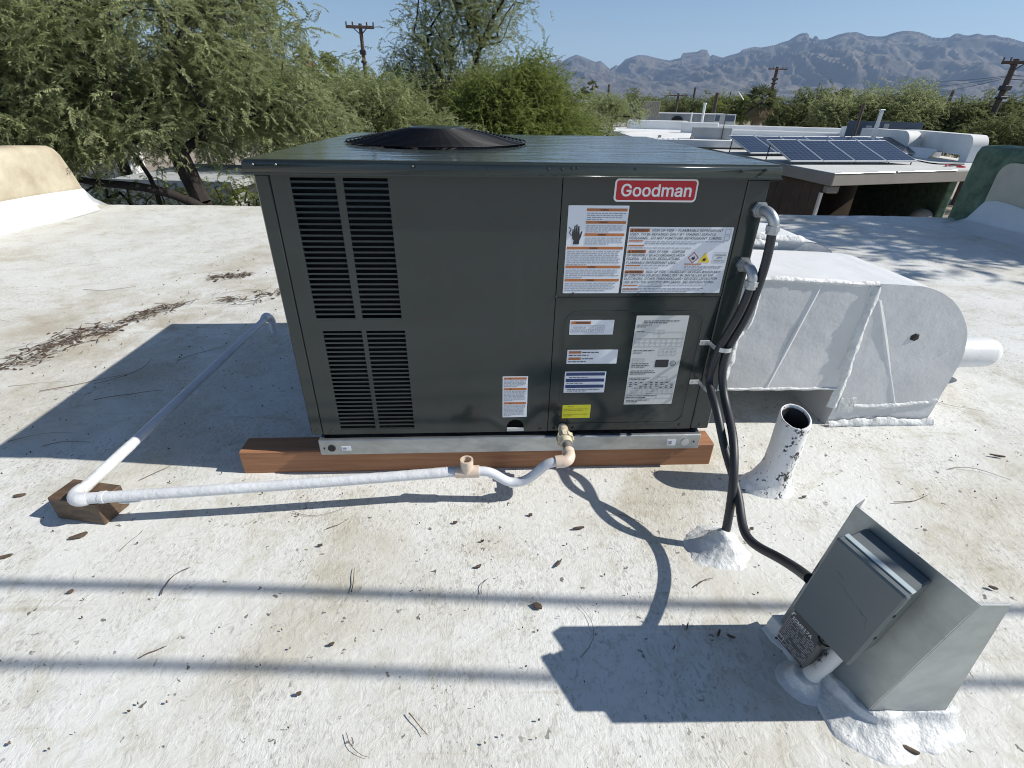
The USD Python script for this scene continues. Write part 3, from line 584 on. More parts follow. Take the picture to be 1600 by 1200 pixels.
fp += fine(.622, .692, .332, .359, Y1, .0048, .0022) + fine(.622, .692, .280, .321, Y1, .0048, .0022) + fine(.622, .692, .224, .269, Y1, .0048, .0022)
[obj('orange_band', q, ORANGE, s8) for q in ob]; obj('lettering', dk, INK, s8); obj('fine_print', fp, INKG, s8)

# ------------------------------------------------------------------ wooden bearers
def rough_beam(x0, x1, y0, y1, z0, z1):
    m = cbox((x0, y0, z0), (x1, y1, z1), .004)
    return m
lone('timber_beam', rough_beam(-.258, 1.360, .013, .098, -.006, .0875), BEAM, 'long reddish timber beam under the front of the air conditioner', 'beam')
lone('timber_beam', rough_beam(-.10, 1.355, 1.06, 1.145, -.006, .0875), BEAM, 'timber beam under the rear of the air conditioner', 'beam')

# ------------------------------------------------------------------ condensate drain
cd = thing('drain_pipe', 'white plastic condensate drain pipe with trap, running to the dark wood block', 'pipe', (.3, -.16, 0))
Zo = .168
obj('threaded_stub', [cyl((.818, .004, .178), (.818, -.040, .172), .0145, 18), *[cyl((.818, y, .1775 + y * .12), (.818, y - .004, .177 + y * .12), .0165, 18) for y in (-.004, -.012, -.020)]], CREAM, cd, smooth=30)
nut = [hull([(.819 + .026 * math.cos(a), y, Zo + .026 * math.sin(a)) for a in np.arange(18) * PI / 9 for y in (-.042, -.062)]), cyl((.819, -.036, .170), (.819, -.082, .167), .0205, 20)]
nut += [cyl((.819 + .026 * math.cos(a), -.042, Zo + .026 * math.sin(a)), (.819 + .026 * math.cos(a), -.062, Zo + .026 * math.sin(a)), .003, 6) for a in np.arange(10) * PI / 5]
obj('union_nut', nut, CREAM, cd, smooth=25)
obj('short_pipe', cyl((.819, -.08, .167), (.820, -.13, .164), .0132, 18), PIPEG, cd, smooth=40)
el = curve([(.820, -.118, .1645), (.820, -.140, .163), (.812, -.153, .161), (.792, -.156, .158)], 12)
obj('elbow', [tube(el, .0182, 18), cyl((.820, -.112, .165), (.820, -.130, .164), .0195, 18), cyl((.800, -.155, .160), (.776, -.156, .157), .0195, 18)], PEACH, cd, smooth=40)
trap = curve([(.784, -.156, .158), (.752, -.156, .150), (.715, -.155, .112), (.675, -.154, .082), (.640, -.152, .078), (.605, -.151, .098), (.575, -.150, .117), (.545, -.149, .122), (.515, -.149, .122)], 40)
obj('trap', tube(trap, .0148, 18), PVC, cd, smooth=40)
tee = [cyl((.542, -.149, .121), (.470, -.147, .119), .0195, 20), lathe([(.0148, .030), (.0195, .030), (.0195, -.005)], 20, (0, 0, 0))]
up = tee.pop(); up = trimesh.util.concatenate([cyl((0, 0, 0), (0, 0, .034), .0195, 20)]); 
ringp = lathe([(.0145, .034), (.0195, .034), (.0198, .060), (.0145, .060), (.0145, .034)], 24, (.505, -.148, .119 - .012))
obj('tee', [tee[0], cyl((.505, -.148, .119), (.505, -.148, .142), .0195, 20), ringp], PEACH, cd, smooth=40)
obj('tee_bore', cyl((.505, -.148, .143), (.505, -.148, .1445), .0146, 20), pmat('bore_tan', (.16, .12, .07), .7), cd)
obj('reducer', [cyl((.476, -.147, .119), (.440, -.146, .118), .0165, 18)], PVC, cd, smooth=40)
run = np.array([(.455, -.146, .1185), (.2, -.163, .1125), (-.1, -.182, .107), (-.4, -.198, .102), (-.615, -.209, .0985)])
rp = displaced(tube(curve(run, 90), .0163, 18), .0011, 40, 2); obj('long_pipe', rp, PVCP, cd, smooth=50)
obj('paint_drip', displaced(trimesh.util.concatenate([trimesh.creation.icosphere(2, .012).apply_transform(trimesh.transformations.translation_matrix((-.482, -.206, .084)) @ np.diag([1.9, .8, .5, 1])), trimesh.creation.icosphere(2, .008).apply_transform(trimesh.transformations.translation_matrix((-.46, -.208, .085)) @ np.diag([2.6, .6, .5, 1]))]), .003, 60, 4), FRESH, cd, smooth=True)
obj('pipe_ring', [cyl((-.535, -.2045, .100), (-.548, -.205, .0998), .0182, 18)], PVCP, cd, smooth=40)
el2 = curve([(-.585, -.207, .0985), (-.612, -.209, .0985), (-.624, -.198, .0985), (-.6245, -.165, .0985)], 14)
obj('elbow', displaced(tube(el2, .0195, 18), .001, 40, 3), PVCP, cd, smooth=50)
run2 = np.array([(-.6245, -.18, .0985), (-.617, .05, .0985), (-.610, .35, .099), (-.600, .8, .0995), (-.591, 1.165, .10)])
obj('sleeve_pipe', displaced(tube(curve(run2[:2], 20), .0170, 18), .0006, 40, 6), FRESH, cd, smooth=50)
obj('long_pipe', displaced(tube(curve(run2, 90), .0160, 18), .0008, 30, 5), PVC, cd, smooth=50)
el3 = curve([(-.592, 1.14, .10), (-.591, 1.185, .099), (-.588, 1.20, .082), (-.586, 1.205, .055)], 14)
obj('elbow', [tube(el3, .0205, 18), cyl((-.586, 1.205, .06), (-.585, 1.207, -.01), .0165, 16)], PVC, cd, smooth=40)
# wood block
bT = rotz(math.atan2(-.034, .162), (-.635, -.155, 0))
bl = cbox((-.082, -.044, .0), (.082, .044, .081), .003, bT)
lone('wood_block', bl, BLOCK, 'short dark brown wood block under the corner of the drain pipe', 'wood block')

# ------------------------------------------------------------------ ducts coated in white
def duct(name, label, x0, x1, y0, y1, zt, zb, R, loc, seam=True, xcut=None):
    t = thing(name, label, 'duct', loc)
    cx, cz = x1 - R, zt - R
    arc = [(cx + R * math.sin(a), cz + R * math.cos(a)) for a in np.linspace(0, PI / 2 * 1.06, 22)]
    xe = xcut
    side = Polygon([(x0, zt + .030), (x0 + .1, zt + .026), (cx - .05, zt + .004)] + arc + [(x1 - .012, .05), (x1 - .02, -.01), (xe - .012, -.01), (xe, .10), (xe - .008, zb + .002), (x0, zb)])
    # front skin as a dense sheet so that the coating can be lumpy
    body = extrude(side, y1 - y0, frame((0, y1, 0), (1, 0, 0), (0, 0, 1), (0, -1, 0)))
    body = body.subdivide_to_size(.035) if hasattr(body, 'subdivide_to_size') else body
    body = displaced(body, .005, 6, 3)
    return t, body
d1, body = duct('air_duct', 'white coated sheet metal duct with curved elbow beside the air conditioner', 1.30, 2.375, .25, .675, .578, .168, .33, (1.9, .46, 0), xcut=1.945)
obj('duct_body', body, WHITE, d1, smooth=28)
def lumpy(path, r, n=8, amp=.006, seed=0):
    """a ragged smear of sealant along a path on a wall that faces -y: broad, thin, uneven"""
    L = np.linalg.norm(np.diff(np.array(path), axis=0), axis=1).sum(); N = max(24, int(L * 150)); p = curve(path, N); t = np.gradient(p, axis=0); vv, ff = [], []
    for i, c in enumerate(p):
        k = np.array([i / N * L * 30, seed, 0]); e1, e2 = meshkit.fbm(k + .3, 3, seed), meshkit.fbm(k + 9.1, 3, seed + 1); d = norm(np.array([-t[i][2], 0, t[i][0]]) + 1e-9)
        for f, hgt in ((-1, 0), (-.8, .35), (-.35, .8), (.0, 1), (.4, .75), (.8, .35), (1, 0)):
            w = r * 1.5 * ((.35 + 1.3 * e1) if f < 0 else (.35 + 1.3 * e2)); vv.append(c + d * f * w + np.array([0, .006 - (.006 + r * .45) * hgt, 0]))
    for i in range(N - 1):
        for j in range(6): a = i * 7 + j; ff += [(a, a + 1, a + 8), (a, a + 8, a + 7)]
    return displaced(trimesh.Trimesh(vv, ff, process=False).subdivide(), amp * .38, 32, seed)
seam = [lumpy([(1.930, .247, .575), (1.928, .246, .45), (1.932, .246, .30), (1.938, .246, .17), (1.935, .246, .08)], .013, amp=.011, seed=4),
        lumpy([(1.90, .249, .576), (1.915, .248, .42), (1.905, .248, .25)], .005, amp=.006, seed=19)]
obj('sealed_seam', seam, FRESH, d1, smooth=True)
seam2 = [lumpy([(1.36, .248, .60), (1.50, .248, .600), (1.7, .248, .592), (1.93, .248, .580)], .007, amp=.008, seed=5), lumpy([(1.47, .247, .60), (1.475, .246, .48), (1.468, .246, .34), (1.465, .247, .18)], .012, amp=.014, seed=6), lumpy([(1.50, .248, .59), (1.51, .247, .5), (1.50, .247, .42)], .008, amp=.011, seed=7),
         lumpy([(1.40, .248, .170), (1.6, .248, .168), (1.93, .248, .166)], .006, amp=.005, seed=8)]
obj('sealed_edge', seam2, FRESH, d1, smooth=True)
crease = [hull([(1.712, .2505, .585), (1.73, .2505, .585), (1.632, .2505, .172), (1.65, .2505, .172), (1.7225, .2478, .58), (1.6425, .2478, .18)]),
          hull([(1.945, .2505, .53), (1.963, .2505, .53), (2.21, .2505, .06), (2.19, .2505, .06), (1.955, .2474, .52), (2.2, .2474, .07)]),
          hull([(1.975, .2505, .075), (1.985, .2505, .065), (2.34, .2505, .36), (2.345, .2505, .35), (1.985, .2482, .08), (2.335, .2482, .35)])]
obj('cross_break', crease, WHITE, d1)
skirt = [lumpy([(1.935, .235, .004), (2.05, .238, .006), (2.2, .238, .004), (2.375, .236, .004)], .016, amp=.012, seed=10), lumpy([(2.02, .247, .085), (2.15, .247, .082), (2.28, .247, .092), (2.36, .248, .10)], .009, amp=.011, seed=12)]
obj('coated_foot', skirt, FRESH, d1, smooth=True)
obj('tape_patch', displaced(cbox((1.955, .246, .055), (2.02, .251, .125), .002).subdivide().subdivide(), .004, 30, 3), FRESH, d1, smooth=True)
hole = displaced(hull([(2.13, .2490, .372), (2.150, .2490, .366), (2.162, .2490, .374), (2.160, .2490, .392), (2.143, .2490, .397), (2.128, .2490, .388), (2.14, .2462, .375), (2.15, .2462, .39)]), .0, 1)
obj('hole', hole, DARK, d1)
d2, body = duct('air_duct', 'second white duct behind the nearer curved duct', 1.30, 2.16, .715, 1.10, .615, .2, .24, (1.8, .9, 0), xcut=1.7)
obj('duct_body', body, WHITE, d2, smooth=28)
obj('sealed_edge', [lumpy([(1.36, .712, .640), (1.5, .712, .643), (1.7, .712, .632), (1.92, .712, .616)], .012, amp=.014, seed=15), lumpy([(1.40, .70, .622), (1.6, .70, .618), (1.8, .70, .60)], .011, amp=.014, seed=16)], FRESH, d2, smooth=True)

# white pipe lying behind the duct
hp = thing('white_pipe', 'thick white pipe stub lying on the roof behind the curved duct', 'pipe', (2.7, .62, 0))
obj('pipe_barrel', displaced(tube([(2.2, .62, .135), (2.5, .62, .135), (2.8, .62, .135), (2.88, .62, .135), (2.915, .62, .135), (2.93, .62, .135)], [.07, .07, .07, .069, .058, .02], 26), .002, 20, 3), WHITE, hp, smooth=50)
obj('support_block', displaced(cbox((2.45, .50, .0), (2.66, .66, .066), .01).subdivide().subdivide(), .006, 12, 3), FRESH, hp, smooth=40)

# ------------------------------------------------------------------ vent stack
vs = thing('vent_stack', 'short white vent pipe with black flecks and a dark open mouth', 'vent pipe', (1.525, -.105, 0))
FLECK = fleck_material('flecked_white', (0.70, 0.70, 0.69), (0.02, 0.02, 0.02), 150.0, 0.322, 0.334)
pf = [(.086, .010), (.076, .026), (.066, .036), (.058, .050), (.053, .072), (.0490, .11), (.0475, .16), (.047, .24), (.0468, .303), (.0462, .3085), (.0445, .311), (.0420, .3105), (.0415, .305), (.0412, .18), (.0, .165)]
st = lathe(pf, 40, (0, 0, 0)); st = st.subdivide(); st.apply_translation((1.525, -.105, -.034)); st = displaced(st, .0045, 20, 3)
vv = st.vertices.copy(); low = np.clip((.09 - vv[:, 2]) / .09, 0, 1); dx_ = np.clip((1.525 - vv[:, 0]) / .10, 0, 1); vv[:, 0] -= .075 * low * dx_; vv[:, 2] += .020 * low * dx_ * (vv[:, 2] > .006)
hi_ = np.clip((vv[:, 2] - .18) / .1, 0, 1); vv[:, 2] += hi_ * .42 * (vv[:, 1] + .105); st.vertices = vv
obj('stack_pipe', st, FLECK, vs, smooth=50)
br = lathe([(.0, .17), (.0383, .17), (.0383, .3045), (.0379, .3045), (.0379, .175), (.0, .175)], 30, (1.525, -.105, -.034)); vv = br.vertices.copy(); vv[:, 2] += np.clip((vv[:, 2] - .18) / .1, 0, 1) * .42 * (vv[:, 1] + .105); br.vertices = vv
obj('dark_bore', br, DARK, vs)

# ------------------------------------------------------------------ conduits
def flex(path, r, n=160):
    p = curve(path, n); rr = r * (1 + .035 * np.sign(np.sin(np.arange(n) * PI)) * 0 + .03 * (np.arange(n) % 2))
    return tube(p, rr, 14)
cb = thing('conduit', 'black flexible conduit from the upper elbow down into the white sealant mound', 'conduit', (1.27, -.2, 0))
B = [(1.318, -.057, .828), (1.323, -.058, .76), (1.321, -.056, .67), (1.309, -.050, .57), (1.289, -.042, .484), (1.287, -.045, .41), (1.290, -.085, .345), (1.268, -.222, .293), (1.248, -.304, .237), (1.240, -.350, .14), (1.241, -.362, .06), (1.242, -.366, .02)]
obj('conduit_tube', flex(B, .0118, 220), CONDUIT, cb, smooth=50)
def elbow_fit(t, x, z, dx):
    obj('locknut', [hull([(x + .0215 * math.cos(a), y, z + .0215 * math.sin(a)) for a in np.arange(6) * PI / 3 for y in (.001, -.010)]), cyl((x, -.010, z), (x, -.018, z), .0165, 18)], ZINC, t, smooth=25)
    e = curve([(x, -.014, z), (x + dx * .3, -.038, z - .001), (x + dx * .7, -.053, z - .012), (x + dx, -.057, z - .032)], 12)
    obj('elbow_body', tube(e, .0135, 16), ZINC, t, smooth=40)
    obj('gland_nut', [hull([(x + dx + .0178 * math.cos(a), -.057 + .0178 * math.sin(a), z - q) for a in np.arange(8) * PI / 4 for q in (.030, .044)]), cyl((x + dx, -.057, z - .042), (x + dx, -.057, z - .052), .0150, 16)], ZINC, t, smooth=25)
elbow_fit(cb, 1.300, .872, .018)
ca = thing('conduit', 'black flexible conduit from the lower elbow curving to the grey switch box', 'conduit', (1.27, -.3, 0))
A = [(1.299, -.057, .678), (1.290, -.056, .61), (1.275, -.048, .54), (1.262, -.040, .48), (1.258, -.036, .43), (1.257, -.040, .37), (1.248, -.115, .34), (1.252, -.228, .252), (1.256, -.352, .172), (1.232, -.462, .150), (1.240, -.563, .192), (1.240, -.640, .235), (1.226, -.690, .268)]
obj('conduit_tube', flex(A, .0114, 240), CONDUIT, ca, smooth=50)
elbow_fit(ca, 1.293, .724, .006)
def strap(x0, z, pts, wl, dp):
    s = thing('conduit_strap', *pts)
    obj('strap_ear', [cbox((x0 - .030, -.0025, z - .008), (x0, -.0003, z + .008), .0008), cyl((x0 - .019, -.0028, z), (x0 - .019, -.005, z), .004, 8)], ALU, s)
    a = np.linspace(PI, 0, 14); w = wl
    arc = [(x0 + w + w * math.cos(t), -.002 - dp * math.sin(t) ** .6, z) for t in a]
    vv, ff = [], []
    for k, p in enumerate(arc):
        vv += [(p[0], p[1], z - .007), (p[0], p[1], z + .007)]
        if k: ff += [(2 * k - 2, 2 * k - 1, 2 * k + 1), (2 * k - 2, 2 * k + 1, 2 * k)]
    obj('strap_loop', trimesh.Trimesh(vv, ff, process=False), ALU, s, smooth=True)
strap(1.248, .482, ('upper zinc strap clamping the two black conduits', 'pipe strap', (1.26, -.02, .482)), .029, .058)
strap(1.243, .345, ('lower zinc strap clamping the black conduit near the panel foot', 'pipe strap', (1.25, -.02, .330)), .020, .064)

md = lathe([(.092, -.008), (.076, .002), (.058, .014), (.042, .032), (.029, .052), (.021, .066), (.014, .071), (.0, .071)], 30)
md = md.subdivide().subdivide(); md.apply_translation((1.238, -.368, 0)); md = displaced(md, .015, 20, 6); vv = md.vertices.copy(); vv[:, 0] -= .03 * np.clip((.05 - vv[:, 2]) / .05, 0, 1) * (vv[:, 0] < 1.238); vv[:, 2] = np.maximum(vv[:, 2], -.008); md.vertices = vv
lone('sealant_mound', md, FRESH, 'lumpy white sealant mound around the conduit entering the roof', 'sealant', smooth=True)

# ------------------------------------------------------------------ disconnect box on its bent metal stand
G = np.array([1.339, -.823, -.039]); Uv = norm([.007, -.107, .994]); Vv = norm(np.array([-.352, .930, .103])); Vv = norm(Vv - Uv * (Vv @ Uv)); Nv = np.cross(Vv, Uv); Nv = Nv if Nv[0] < 0 else -Nv
KS = 1.035
def PT(v, u, nn): return G + KS * (v * Vv + u * Uv) + nn * Nv
TB = frame(G, -Vv * KS, Uv * KS, np.cross(-Vv, Uv))      # x to the right along the face, y up, z out of the face
sgn = 1 if np.cross(-Vv, Uv) @ Nv > 0 else -1
def bb(v0, v1, u0, u1, n0, n1, b=0.001): return cbox((-v1, u0, n0), (-v0, u1, n1), b, TB)
sd = thing('box_stand', 'bent galvanised sheet metal stand holding the grey switch box', 'metal stand', tuple(G))
obj('face_plate', bb(0, .207, -.02, .456, -.0016, 0, .0003), GALVD, sd)
def gusset(v, sgnv):
    a, b_, c, d = PT(v, .456, -.001), PT(v, 0, -.001), PT(v - sgnv * .07, -.02, -.172), PT(v - sgnv * .018, .456, -.046)
    off = Vv * .0008
    return hull([p + s * off for p in (a, b_, c, d) for s in (-1, 1)])
obj('side_flange', gusset(-.001, 1), GALVD, sd); obj('side_flange', hull([p + s_ * Vv * .0008 for p in (PT(.208, .456, -.001), PT(.208, -.02, -.001), PT(.212, -.02, -.032), PT(.212, .456, -.032)) for s_ in (-1, 1)]), GALVD, sd)
foot = [PT(.225, .045, .004), PT(.15, .04, .006), PT(.07, .04, .006), PT(.004, .04, .006), PT(-.022, .04, -.012), PT(-.034, .04, -.07), PT(-.056, .04, -.12), PT(-.070, .04, -.172)]
def skirtmesh(path, w, h, seed):
    p = curve(path, 70); vv, ff = [], []; t = np.gradient(p, axis=0); q_ = np.random.default_rng(seed)
    prof = [(0.035, h), (-.002, h * .95), (-.010, h * .5), (-.45, .010), (-.8, .002), (-1.0, -.012)]
    for i, c in enumerate(p):
        o = norm([t[i][1], -t[i][0], 0]); o = -o if o @ np.array([-.55, -.8, 0]) < 0 else o
        ww = w * (.75 + .5 * meshkit.noise(np.array([i * .22, seed, 0.5]))) * (.30 + .70 * min(1, max(0, i - 12) / 22)) * (.55 + .45 * min(1, (69 - i) / 12))
        for d, z in prof:
            d = d * ww if d < -.1 else d
            vv.append((c[0] - d * o[0], c[1] - d * o[1], z))
    n = len(prof)
    for i in range(len(p) - 1):
        for j in range(n - 1):
            a = i * n + j; ff += [(a, a + n, a + n + 1), (a, a + n + 1, a + 1)]
    m = trimesh.Trimesh(vv, ff, process=False).subdivide().subdivide(); return displaced(m, .0045, 30, seed)
obj('sealant_skirt', skirtmesh(foot, .078, .044, 3), FRESH, sd, smooth=True)

db = thing('switch_box', 'grey steel electrical disconnect box mounted on the metal stand', 'electrical box', tuple(PT(.11, .24, 0)))
obj('box_body', bb(.058, .175, .222, .434, .001, .0625, .003), BOXG, db)
obj('box_cover', bb(.0527, .179, .215, .439, .0640, .080, .0035), BOXG, db)
obj('cover_lip', bb(.0550, .177, .4355, .4385, .050, .0625, .001), pmat('lip_pale', (.36, .42, .43), .4), db)
obj('knockout', [trimesh.creation.annulus(.0125, .0140, .0012, transform=frame(PT(.0595, .262, .030), Nv, Uv, np.cross(Nv, Uv)))], BOXG, db)
for u in (.31, .38): obj('screw', cyl(PT(.0527, u, .068), PT(.0510, u, .068), .0035, 8), SCREW, db)
sc = [cyl(PT(.150, .380, .08), PT(.135, .374, .08), .0005, 4), cyl(PT(.075, .340, .08), PT(.068, .320, .08), .0007, 4), cyl(PT(.09, .346, .08), PT(.075, .342, .08), .0005, 4)] + [cyl(PT(.14 - k * .006, .363 - k * .0022 + .002 * (k % 3), .08), PT(.136 - k * .006, .358 - k * .002, .08), .0006, 4) for k in range(10)]
obj('scratch', sc, pmat('scratch_dark', (.10, .115, .115), .5), db)
ic = thing('surge_protector', 'small dark grey surge protector module below the switch box', 'electrical module', tuple(PT(.135, .17, .07)))
obj('module_case', bb(.104, .178, .092, .2135, .030, .072, .005), ICMG, ic)
def btext(s, v, u, h, nn, width, bold=False):
    m = meshkit.text_mesh(s, h, .0003, bold); x = m.vertices.copy(); x[:, 0] *= width / x[:, 0].max()
    m.vertices = np.stack([-v + x[:, 0], u + x[:, 1], nn + x[:, 2]], 1); m.apply_transform(TB); return m
WTXT = pmat('print_white', (.62, .62, .62), .6)
obj('lettering', btext('ICM517A', .169, .183, .0085, .0722, .046, True), WTXT, ic)
tri = Polygon([(-.174, .192), (-.1725, .202), (-.166, .202), (-.1675, .1995), (-.1705, .1995), (-.1715, .192)])
obj('emblem', extrude(tri, .0003, TB @ trimesh.transformations.translation_matrix((0, 0, .0722))), WTXT, ic)
dash = []
for u in np.arange(.101, .180, .0055):
    v = .172
    while v > .111:
        w = srng.uniform(.004, .011)
        if srng.random() < .78: dash.append(cbox((-v, u, .0721), (-max(v - w, .109), u + .0016, .0723), 0, TB))
        v -= w + .002
obj('fine_print', dash, pmat('print_grey', (.40, .40, .40), .6), ic)
obj('print_box', [extrude(sbox(-.1745, .103, -.161, .117).exterior.buffer(.0005), .0003, TB @ trimesh.transformations.translation_matrix((0, 0, .0724)))], WTXT, ic)
for v, u in ((.173, .0965), (.109, .0965)): obj('screw', cyl(PT(v, u, .072), PT(v, u, .0735), .0028, 8), SCREW, ic)
nip = obj('mounting_nut', [cyl(PT(.104, .197, .070), PT(.104, .219, .070), .011, 14), cyl(PT(.104, .204, .070), PT(.104, .210, .070), .0135, 12)], SCREW, ic)
stub = thing('conduit_stub', 'paint flecked conduit stub rising from the roof below the switch box', 'conduit', (1.24, -.76, 0))
sp = curve([PT(.085, .227, .024), PT(.086, .18, .025), PT(.090, .12, .030), PT(.094, .07, .036), PT(.096, .03, .038)], 26)
obj('stub_pipe', displaced(tube(sp, np.linspace(.0145, .018, 26), 16), .0025, 40, 3), fleck_material('stub_fleck', (.60, .60, .58), (.06, .06, .06), 75., .30, .325), stub, smooth=50)
mk = lathe([(.060, -.008), (.050, .000), (.040, .007), (.031, .017), (.025, .030), (.0, .034)], 26).subdivide().subdivide(); mk.apply_translation((*PT(.100, .04, .045)[:2], 0)); mk = displaced(mk, .008, 22, 6)
obj('sealant', mk, FRESH, stub, smooth=True)

# ------------------------------------------------------------------ trees
def spray_mesh(seed, n=30, length=.30, ll=.074, lw=.0105, droop=.5):
    """a hanging twig with feathery leaf blades; local: starts at the origin and runs along +x"""
    r = np.random.default_rng(seed); V, Fc = [], []
    def quad(a, b, c, d):
        k = len(V); V.extend([a, b, c, d]); Fc.extend([(k, k + 1, k + 2), (k, k + 2, k + 3)])
    ts = np.linspace(.05, 1, n)
    pos = lambda t: np.array([length * t, 0.04 * math.sin(3 * t + seed) * length * 3, -droop * length * t * t])
    for i in range(5):
        a, b = pos(i / 5), pos((i + 1) / 5); w = np.array([0, .0018 * (1 - i / 7), .0018]); quad(a - w, b - w, b + w, a + w)
    for i, t in enumerate(ts):
        p = pos(t); s = 1 if i % 2 else -1
        d = norm([.55 + r.normal(0, .25), s * (.75 + r.normal(0, .25)), -.25 + r.normal(0, .35)])
        L = ll * r.uniform(.65, 1.15); up = norm(np.cross(d, norm([r.normal(0, .5), r.normal(0, .5), 1]))); w = lw * r.uniform(.8, 1.2)
        bend = np.array([0, 0, -.18 * L])
        a, m_, e = p, p + d * L * .5 + bend * .3, p + d * L + bend
        quad(a, m_ + up * w, e, m_ - up * w)
    return np.array(V), np.array(Fc)
def frond_tuft(seed, n=30, L=.34):
    r = np.random.default_rng(seed); V, Fc = [], []
    for i in range(n):
        d = norm(r.normal(0, 1, 3) + [0.7, 0, .1]); up = norm(np.cross(d, r.normal(0, 1, 3))); l = L * r.uniform(.4, 1.0); p = r.normal(0, .045, 3); w = .014 * r.uniform(.7, 1.3)
        k = len(V); V.extend([p, p + d * l * .5 + up * w, p + d * l, p + d * l * .5 - up * w]); Fc.extend([(k, k + 1, k + 2), (k, k + 2, k + 3)])
    return np.array(V), np.array(Fc)
PROTO = {'spray': [spray_mesh(s) for s in (1, 2, 3)], 'fine': [spray_mesh(s, 26, .34, .055, .009, .35) for s in (4, 5)], 'tuft': [frond_tuft(s) for s in (6, 7)], 'big': [spray_mesh(s, 20, .42, .15, .026, .6) for s in (8, 9)]}
def quat_from(d, roll):
    x = norm(d); z0 = np.array([0, 0, 1.0]); y = np.cross(z0, x); y = np.array([0, 1.0, 0]) if np.linalg.norm(y) < 1e-3 else norm(y); z = np.cross(x, y)
    c, s = math.cos(roll), math.sin(roll); y, z = c * y + s * z, -s * y + c * z
    M = np.eye(4); M[:3, 0], M[:3, 1], M[:3, 2] = x, y, z
    return trimesh.transformations.quaternion_from_matrix(M)
def crown(parent, kind, mat, P, Dr, S, name='crown', seed=0):
    b = base_of(parent); path = pth(parent) + '/' + numbered(pth(parent), name)
    pi = UsdGeom.PointInstancer.Define(stage, path); r = np.random.default_rng(seed); targets = []
    for k, (vv, ff) in enumerate(PROTO[kind]):
        q = f'{path}/leaf_spray' + (f'_{k:03d}' if k else ''); usdkit.mesh(stage, q, (vv, ff), mat); targets.append(q)
    pi.CreatePrototypesRel().SetTargets([Sdf.Path(t) for t in targets])
    n = len(P)
    pi.CreateProtoIndicesAttr(Vt.IntArray.FromNumpy(r.integers(0, len(targets), n).astype(np.int32)))
    pi.CreatePositionsAttr(Vt.Vec3fArray.FromNumpy((P - b).astype(np.float32)))
    qs = [quat_from(d, a) for d, a in zip(Dr, r.uniform(-.7, .7, n))]
    pi.CreateOrientationsAttr(Vt.QuathArray([Gf.Quath(float(q[0]), float(q[1]), float(q[2]), float(q[3])) for q in qs]))
    pi.CreateScalesAttr(Vt.Vec3fArray.FromNumpy(np.repeat(S[:, None], 3, 1).astype(np.float32)))
    tag(pi.GetPrim(), kind='stuff')
def tree(name, label, cat, base, fork, blobs, kind, mat, n_clusters, per, spread, scale=1.0, trunk_r=.16, seed=1, group=None, droop=.5, stems=(), bark=None, hollow=.35, minr=.006):
    """base: foot of the trunk; fork: where it divides; blobs: ((centre), (radii), weight) that fill the crown"""
    r = np.random.default_rng(seed); t = thing(name, label, cat, base, group); base, fork = np.array(base, float), np.array(fork, float)
    nodes = [base]; par = [-1]
    for k in range(1, 7):
        q = base + (fork - base) * k / 6; q = q + r.normal(0, .03, 3) * np.linalg.norm(fork - base) * .5 * math.sin(PI * k / 6); nodes.append(q); par.append(k - 1)
    trunk_end = 6
    w = np.array([b[2] for b in blobs], float); w /= w.sum(); C = []
    while len(C) < n_clusters:
        b = blobs[r.choice(len(blobs), p=w)]; d = norm(r.normal(0, 1, 3)); rad = (hollow + (1 - hollow) * r.random() ** .5)
        q = np.array(b[0]) + d * rad * np.array(b[1])
        if meshkit.fbm(q * 1.1 / max(.6, np.mean(b[1]) * .4), 2, seed) > .36: C.append(q)
    C = np.array(C); C = C[np.argsort(np.linalg.norm(C - fork, axis=1))]
    tips = []
    for q in C:
        N = np.array(nodes[trunk_end:]); dd = np.linalg.norm(N - q, axis=1) + .25 * np.linalg.norm(N - fork, axis=1); i = int(dd.argmin()) + trunk_end
        a = nodes[i]; L = np.linalg.norm(q - a); ns = max(1, min(6, int(L / (.35 * max(scale, .7)))))
        for k in range(1, ns + 1):
            f = k / ns; p = a + (q - a) * f + r.normal(0, .07, 3) * L * .6 * math.sin(PI * f) + np.array([0, 0, .10 * L * math.sin(PI * f)])
            nodes.append(p); par.append(i if k == 1 else len(nodes) - 2)
        tips.append(len(nodes) - 1)
    nodes = np.array(nodes); cnt = np.zeros(len(nodes))
    for k in tips: cnt[k] += 1
    for k in range(len(nodes) - 1, 0, -1): cnt[par[k]] += cnt[k]
    rad = np.maximum(minr * scale, trunk_r * (np.maximum(cnt, 1) / cnt[0]) ** .46)
    segs, ns_ = [], 6
    for k in range(1, len(nodes)):
        i = par[k]; segs.append(tube([nodes[i], nodes[k]], [min(rad[i], rad[k] * 1.25), rad[k]], 7 if rad[k] > .03 else 4, False))
    obj('trunk', segs[:6], bark or BARK, t, smooth=50)
    obj('branches', segs[6:], bark or BARK, t, smooth=50)
    for q, r0 in stems: obj('trunk', tube(curve(q, 16), np.linspace(r0, r0 * .35, 16), 8, False), bark or BARK, t, smooth=50)
    P, Dr, S = [], [], []
    for k in tips:
        m = max(3, int(r.poisson(per))); c = nodes[k]; out = norm(c - fork + [0, 0, .3])
        q = c + r.normal(0, 1, (m, 3)) * np.array([spread, spread, spread * .7]); d = r.normal(0, .8, (m, 3)) + out * .7 + np.array([0, 0, -droop])
        P.append(q); Dr.append(d); S.append(scale * r.uniform(.7, 1.25, m))
    crown(t, kind, mat, np.vstack(P), np.vstack(Dr), np.concatenate(S), seed=seed)
    return t, C
